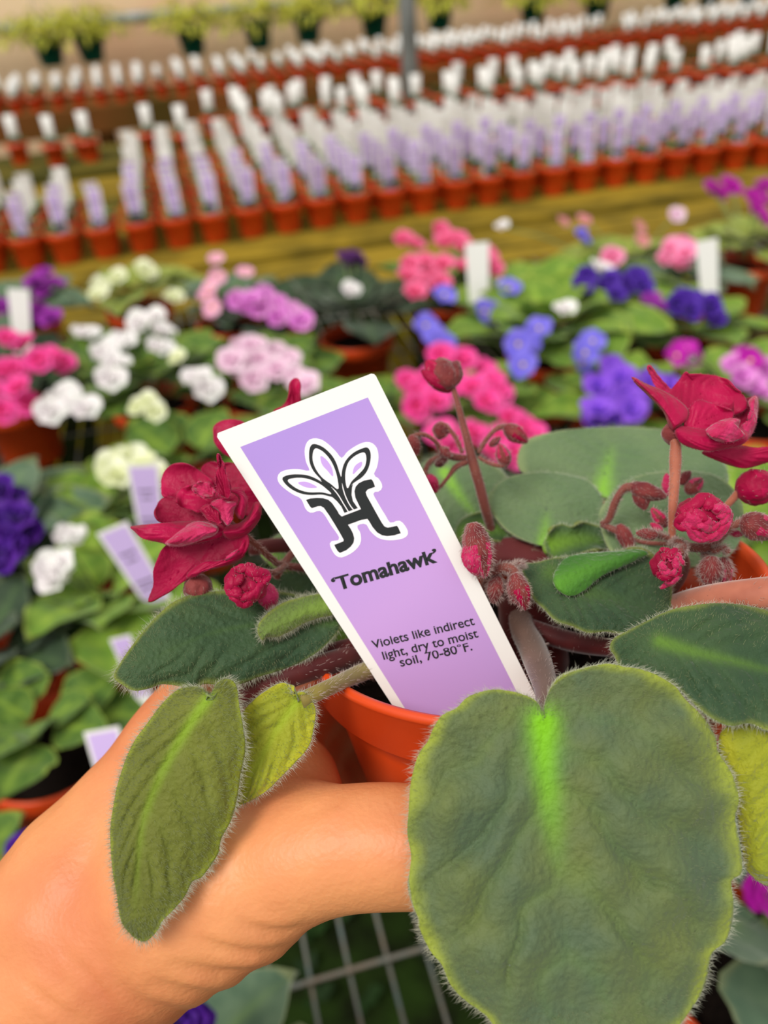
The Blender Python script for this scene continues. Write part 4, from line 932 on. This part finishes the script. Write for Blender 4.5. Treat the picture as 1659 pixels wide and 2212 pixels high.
pq = [(519, 965.5), (794.5, 858.5), lerp2((794.5, 858.5), (1111, 1484), 1.10), lerp2((519, 965.5), (878.8, 1536.5), 1.04)]
nx, ny = 12, 40; vs = []; cols = []; fs = []
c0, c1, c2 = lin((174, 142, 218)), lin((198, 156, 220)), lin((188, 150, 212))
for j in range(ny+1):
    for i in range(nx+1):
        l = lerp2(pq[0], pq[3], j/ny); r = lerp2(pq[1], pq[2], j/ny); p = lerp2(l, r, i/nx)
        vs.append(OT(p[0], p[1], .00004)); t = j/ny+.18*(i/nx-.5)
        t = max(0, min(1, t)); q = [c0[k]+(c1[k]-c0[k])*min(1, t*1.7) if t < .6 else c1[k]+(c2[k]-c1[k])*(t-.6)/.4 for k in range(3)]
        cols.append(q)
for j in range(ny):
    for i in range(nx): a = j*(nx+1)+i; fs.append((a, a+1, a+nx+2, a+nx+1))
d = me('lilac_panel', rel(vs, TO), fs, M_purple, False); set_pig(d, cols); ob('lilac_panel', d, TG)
def poly(pts, smooth, closed=True):
    return [(p.x, p.y) for p in cr([(x, y, 0) for x, y in pts], smooth, closed)] if smooth else pts
EO = (580, 930); ES = 5.184
emb = {}
def plate(q, pts, lift, mi):
    w = [OT(EO[0]+x/ES, EO[1]+y/ES, lift) for x, y in pts]
    tr = tessellate_polygon([[Vector((x, y, 0)) for x, y in pts]])
    q.add(w, [tuple(t) for t in tr], mi)
halo = [(100, 530), (130, 470), (220, 437), (340, 432), (458, 450), (420, 350), (405, 220), (435, 125), (500, 88), (590, 100), (680, 160), (760, 240), (820, 308), (880, 240), (980, 170), (1080, 130), (1160, 140), (1215, 200), (1232, 300), (1215, 410), (1180, 495), (1235, 540), (1275, 620), (1245, 680), (1172, 700), (1240, 835), (1310, 950), (1365, 1032), (1450, 1008), (1505, 1035), (1562, 1130), (1540, 1190), (1450, 1222), (1320, 1227), (1220, 1197), (1140, 1125), (1085, 1045), (990, 1070), (1030, 1150), (1030, 1260), (960, 1350), (860, 1408), (795, 1420), (740, 1385), (690, 1290), (702, 1240), (795, 1212), (700, 1060), (590, 905), (480, 922), (418, 880), (365, 765), (280, 720), (180, 650), (120, 590)]
Hshape = [(420, 777), (470, 760), (540, 754), (610, 757), (670, 775), (710, 810), (745, 860), (775, 905), (790, 935), (820, 962), (1036, 880), (1005, 820), (972, 750), (962, 680), (975, 630), (1010, 590), (1070, 560), (1148, 545), (1165, 558), (1180, 592), (1193, 630), (1110, 660), (1088, 690), (1100, 730), (1150, 820), (1210, 930), (1270, 1035), (1300, 1075), (1335, 1086), (1385, 1078), (1438, 1066), (1455, 1090), (1481, 1150), (1410, 1172), (1330, 1182), (1270, 1172), (1215, 1140), (1165, 1080), (1130, 1020), (1108, 990), (1040, 1000), (890, 1055), (920, 1100), (945, 1150), (960, 1205), (952, 1255), (920, 1300), (870, 1340), (800, 1370), (775, 1350), (750, 1310), (736, 1280), (800, 1255), (838, 1240), (842, 1222), (790, 1130), (730, 1030), (680, 950), (620, 865), (585, 845), (550, 848), (485, 870), (465, 850), (440, 810)]
LA = [(155, 545), (175, 515), (240, 495), (330, 490), (430, 500), (520, 532), (610, 585), (690, 650), (740, 740), (700, 742), (600, 718), (480, 722), (380, 710), (280, 670), (200, 610)]
LAi = [(215, 560), (260, 537), (370, 530), (470, 550), (570, 595), (650, 655), (705, 713), (600, 692), (450, 690), (340, 660), (260, 610)]
LAc = [(330, 585), (400, 572), (470, 590), (545, 635), (460, 642), (390, 625)]
LBo = [(510, 150), (470, 178), (455, 250), (462, 360), (505, 455), (575, 535), (660, 615), (780, 665), (808, 580), (785, 440), (740, 325), (680, 245), (600, 180)]
LBi = [(525, 200), (500, 240), (495, 330), (530, 430), (600, 525), (700, 600), (780, 657), (772, 540), (740, 425), (690, 325), (620, 245), (560, 207)]
LBc = [(580, 290), (600, 380), (660, 450), (722, 515), (710, 420), (660, 340), (610, 295)]
LCo = [(1110, 192), (1050, 200), (950, 250), (870, 330), (830, 420), (818, 530), (840, 630), (885, 660), (950, 590), (1050, 520), (1110, 440), (1140, 340), (1142, 250)]
LCi = [(1062, 245), (1090, 275), (1094, 340), (1070, 420), (1000, 500), (930, 570), (885, 648), (862, 560), (865, 450), (900, 350), (975, 280)]
LCc = [(1045, 350), (1040, 400), (1000, 440), (945, 490), (955, 420), (990, 375)]
STEM = [(580, 545), (650, 590), (720, 640), (780, 662), (800, 560), (790, 460), (812, 520), (822, 500), (835, 600), (885, 655), (945, 600), (935, 640), (930, 720), (945, 790), (1000, 868), (850, 922), (815, 850), (765, 790), (715, 745), (640, 722), (640, 660)]
q = MB(); plate(q, poly(halo, 150), .00007, 0)
d_ = me('emblem_halo', rel(q.v, TO), q.f, M_white, False); ob('emblem_halo', d_, TG)
q = MB(); plate(q, poly(Hshape, 0), .0001, 0)
for s_ in (LA, LBo, LCo): plate(q, poly(s_, 70), .0001, 0)
plate(q, STEM, .00011, 0)
for s_ in (LAi, LBi, LCi): plate(q, poly(s_, 60), .00013, 1)
for s_ in (LAc, LBc, LCc): plate(q, poly(s_, 40), .00016, 2)
for ln in ([(703, 632), (745, 675), (790, 735), (840, 820), (897, 912)], [(824, 590), (838, 660), (868, 750), (915, 840), (957, 892)]):
    c_ = cr([(x, y, 0) for x, y in ln], 24); N_ = len(c_)
    L1 = []; L2 = []
    for i, p in enumerate(c_):
        t = (c_[min(i+1, N_-1)]-c_[max(i-1, 0)]).normalized(); w = 5.5*min(1, (i+1)/5); L1.append((p.x-t.y*w, p.y+t.x*w)); L2.append((p.x+t.y*w, p.y-t.x*w))
    plate(q, L1+L2[::-1], .00013, 1)
ob('emblem', me('emblem', rel(q.v, TO), q.f, [M_ink, M_white, mat('emblem_lilac', (200, 162, 232), .45, .35)], False, q.m), TG)
def _h(ch):
    cu = bpy.data.curves.new('m', 'FONT'); cu.body = ch; cu.size = 1; o = bpy.data.objects.new('m', cu); COL.objects.link(o)
    bpy.context.view_layer.update(); d = bpy.data.meshes.new_from_object(o.evaluated_get(bpy.context.evaluated_depsgraph_get())); bpy.data.objects.remove(o)
    return max(v.co.y for v in d.vertices)
METR = (_h('T'), _h('x')); print('METR', METR)
def write(name, body, start, end, cap, up, bold=0.0, spacing=1.0):
    cu = bpy.data.curves.new(name, 'FONT'); cu.body = body; cu.size = 1; cu.offset = bold; cu.space_character = spacing; cu.resolution_u = 5
    o = bpy.data.objects.new(name, cu); COL.objects.link(o)
    bpy.context.view_layer.update()
    d = bpy.data.meshes.new_from_object(o.evaluated_get(bpy.context.evaluated_depsgraph_get()))
    bpy.data.objects.remove(o)
    xs = [v.co.x for v in d.vertices]; x0, x1 = min(xs), max(xs)
    capu, xh = METR; XS = .76*capu/xh
    ul = math.hypot(*up); up = (up[0]/ul, up[1]/ul)
    for v in d.vertices:
        yy = v.co.y; yy = yy*XS if yy <= xh else xh*XS+(yy-xh)*(capu-xh*XS)/(capu-xh)
        t = (v.co.x-x0)/(x1-x0); h = yy/capu*cap
        v.co = OT(start[0]+(end[0]-start[0])*t+up[0]*h, start[1]+(end[1]-start[1])*t+up[1]*h, .0001)-TO
    d.materials.clear(); d.materials.append(M_ink); d.name = name
    for p_ in d.polygons: p_.material_index = 0
    return ob(name, d, TG)
write('lettering', '\u2018Tomahawk\u2019', (722, 1277), (949.5, 1211.5), 27.5, (-.30, -.95), .034, 1.0)
write('lettering', 'Violets like indirect', (806, 1401), (1026, 1349), 17.5, (-.30, -.95), .012)
write('lettering', 'light, dry to moist', (829, 1425), (1034, 1376), 17.5, (-.30, -.95), .012)
write('lettering', 'soil, 70-80\u00b0F.', (866, 1440), (1021, 1404), 17.5, (-.30, -.95), .012)

# ================================================================== THE HAND
def cap_mesh(q, a, b, ra, rb, n=20):
    """tapered round-ended limb segment"""
    t = (b-a); L_ = t.length; t.normalize(); e1 = t.cross(Vector((.3, .2, .9))).normalized(); e2 = t.cross(e1); rings = []
    for i in range(7):
        an = -PI/2+PI/2*i/6*.98; rings.append((a+t*(math.sin(an)*ra), math.cos(an)*ra))
    for i in range(7):
        an = PI/2*(i+.12)/6.12; rings.append((b+t*(math.sin(an)*rb), max(1e-5, math.cos(an)*rb)))
    vs = []; fs = []
    for c, r in rings:
        for k in range(n): vs.append(c+e1*(math.cos(2*PI*k/n)*r)+e2*(math.sin(2*PI*k/n)*r))
    for i in range(len(rings)-1):
        for k in range(n):
            k2 = (k+1) % n; fs.append((i*n+k, i*n+k2, (i+1)*n+k2, (i+1)*n+k))
    fs += [tuple(range(n))[::-1], tuple(range((len(rings)-1)*n, len(rings)*n))]
    q.add(vs, fs)
def chain(q, pts, sub=5):
    c = cr([p for p, r in pts], (len(pts)-1)*sub+1); rr = cr([(i, r, 0) for i, (p, r) in enumerate(pts)], (len(pts)-1)*sub+1)
    for i in range(len(c)-1): cap_mesh(q, c[i], c[i+1], rr[i].y, rr[i+1].y)
def X(x, y, d, rpx): return (P(x, y, d), rpx*d/FPX)
hq = MB()
# forearm to wrist to the root of the thumb
chain(hq, [X(-520, 2760, .20, 330), X(-180, 2400, .188, 300), X(60, 2190, .178, 282), X(235, 2025, .172, 262), X(390, 1940, .168, 225), X(500, 1895, .164, 192)])
# thumb along the front of the pot
chain(hq, [X(400, 1930, .167, 215), X(545, 1885, .162, 178), X(670, 1845, .157, 150), X(800, 1826, .1545, 136), X(920, 1829, .1530, 132), X(1030, 1822, .1525, 124), X(1130, 1800, .1525, 100)])
# back of the hand towards the index knuckle
def pr(h): return .0475+(h-.0175)*(.038-.0475)/.0665 if h > .0175 else .052
KN = []
specs = [(.029, .0098, .020, 2.05), (.042, .0098, .021, 2.25), (.054, .0090, .020, 2.1), (.064, .0078, .017, 1.7)]
wr = P(300, 1975, .176)
for k, (h, r, out, arc) in enumerate(specs):
    a0 = math.radians(20-14*k)
    kn = POT(a0, pr(h)+out, h)
    mid = wr.lerp(kn, .45)+UP*.002*k-RT*.002*k
    chain(hq, [(wr+FW*(.004*k), .022), (mid+FW*.002*k, .0175 if k else .0165), (kn, .0128)], 4)
    pts = [(kn, .0122)]
    for j in range(1, 7):
        t = j/6; an = a0-arc*t; R_ = pr(h)+r*(.95-.12*t)+.001+(out-r*.9)*(1-t)**3
        pts.append((POT(an, R_, h+.004*math.sin(t*PI)), r*(1.08-.22*t)))
    chain(hq, pts, 4)
    KN.append((kn, pts[-1], POT(a0-arc*1.05, pr(h)+r*.9, h)))
# visible edge of the hand and the web between thumb and index finger
chain(hq, [X(210, 1960, .176, 235), X(300, 1800, .178, 185), X(385, 1660, .180, 150), X(455, 1560, .184, 140), X(510, 1500, .190, 118)])
chain(hq, [X(400, 1850, .172, 200), X(500, 1780, .172, 150), X(590, 1740, .172, 115), X(640, 1700, .176, 95)])
chain(hq, [X(480, 1620, .182, 110), X(560, 1650, .180, 100), X(640, 1680, .176, 90), X(690, 1740, .170, 60)])
chain(hq, [X(520, 1850, .164, 150), X(620, 1800, .163, 120), X(720, 1790, .160, 95)])
hd = hq.mesh('person', M_skin)
tmp = bpy.data.objects.new('tmp', hd); COL.objects.link(tmp)
rm = tmp.modifiers.new('r', 'REMESH'); rm.mode = 'VOXEL'; rm.voxel_size = .0011; rm.use_smooth_shade = True
sm = tmp.modifiers.new('s', 'SMOOTH'); sm.iterations = 14; sm.factor = .6
bpy.context.view_layer.update()
hm = bpy.data.meshes.new_from_object(tmp.evaluated_get(bpy.context.evaluated_depsgraph_get())); bpy.data.objects.remove(tmp)
def topx(w):
    q = w-CAM; d = q.dot(FW); return 829.5+FPX*q.dot(RT)/d, 1106-FPX*q.dot(UP)/d, d
# skin folds at the wrist and the thumb root: (polyline px, depth m, width px)
folds = [([(520, 1990), (570, 2008), (620, 2012), (665, 1998)], .0009, 9), ([(430, 2030), (500, 2052), (570, 2055), (630, 2035)], .0008, 9), ([(370, 2080), (450, 2100), (530, 2100), (590, 2080)], .0009, 10), ([(330, 2120), (420, 2145), (500, 2145)], .0007, 9),
         ([(240, 2110), (300, 2160), (380, 2185), (470, 2180)], .0007, 10), ([(40, 2110), (100, 2160), (180, 2215)], .0006, 10), ([(620, 1770), (700, 1745), (760, 1715)], .0003, 10), ([(130, 2050), (190, 2110), (260, 2190)], .0005, 10)]
fp = [(cr([(x, y, 0) for x, y in f], 24), dp, w) for f, dp, w in folds]
nor = [v.normal.copy() for v in hm.vertices]
for v, nn in zip(hm.vertices, nor):
    x, y, d = topx(v.co)
    if -50 < x < 800 and 1650 < y < 2260 and nn.dot(FW) < .25:
        dd = 0
        for pl, dp, w in fp:
            if abs(pl[12].x-x) > 180 or abs(pl[12].y-y) > 140: continue
            m_ = min(range(24), key=lambda i: (pl[i].x-x)**2+(pl[i].y-y)**2); r2 = (pl[m_].x-x)**2+(pl[m_].y-y)**2
            e_ = math.sin(PI*(m_+1.5)/26)
            dd -= dp*e_*math.exp(-r2/(w*w)); dd += dp*.55*e_*math.exp(-((math.sqrt(r2)-w*2.4)/(w*1.3))**2)
        v.co += nn*dd*.65
    v.co += nn*(.00035*noise.noise(v.co*90))
hm.materials.clear(); hm.materials.append(M_skin)
hc = P(60, 2190, .178)
for v in hm.vertices: v.co -= hc
hm.polygons.foreach_set('use_smooth', [True]*len(hm.polygons)); hm.name = 'person'
HN = tag(ob('person', hm, None, hc), 'bare forearm and hand gripping the terracotta pot from the lower left', 'person')
# nails
def nail(c, ax, out, r, nm):
    ax = ax.normalized(); out = (out-ax*out.dot(ax)).normalized(); sd = ax.cross(out); vs = []; fs = []
    for i in range(9):
        for j in range(9):
            u = i/8*2-1; s_ = j/8*2-1; w = r*.72*(1-.12*max(0, -u)**2); an = s_*.95
            vs.append(c+ax*(u*r*.75)+sd*(math.sin(an)*w)+out*((math.cos(an)-.9)*w*1.0-(max(0, u)**2)*.0006)-hc)
    for i in range(8):
        for j in range(8): a = i*9+j; fs.append((a, a+1, a+10, a+9))
    d = me(nm, vs, fs, M_nail); o = ob(nm, d, HN); s2 = o.modifiers.new('t', 'SOLIDIFY'); s2.thickness = .0006
a_, b_ = P(1030, 1822, .1525), P(1130, 1800, .1525)
nail(b_-FW*.0062+UP*.001, b_-a_, -FW, .0065, 'thumbnail')
for k, (kn, (tp, tr), an) in enumerate(KN):
    out = (tp-PC); out -= PN*out.dot(PN); out.normalize()
    nail(tp+out*tr*.86, PN.cross(out)*-1, out, tr*.7, 'fingernail')
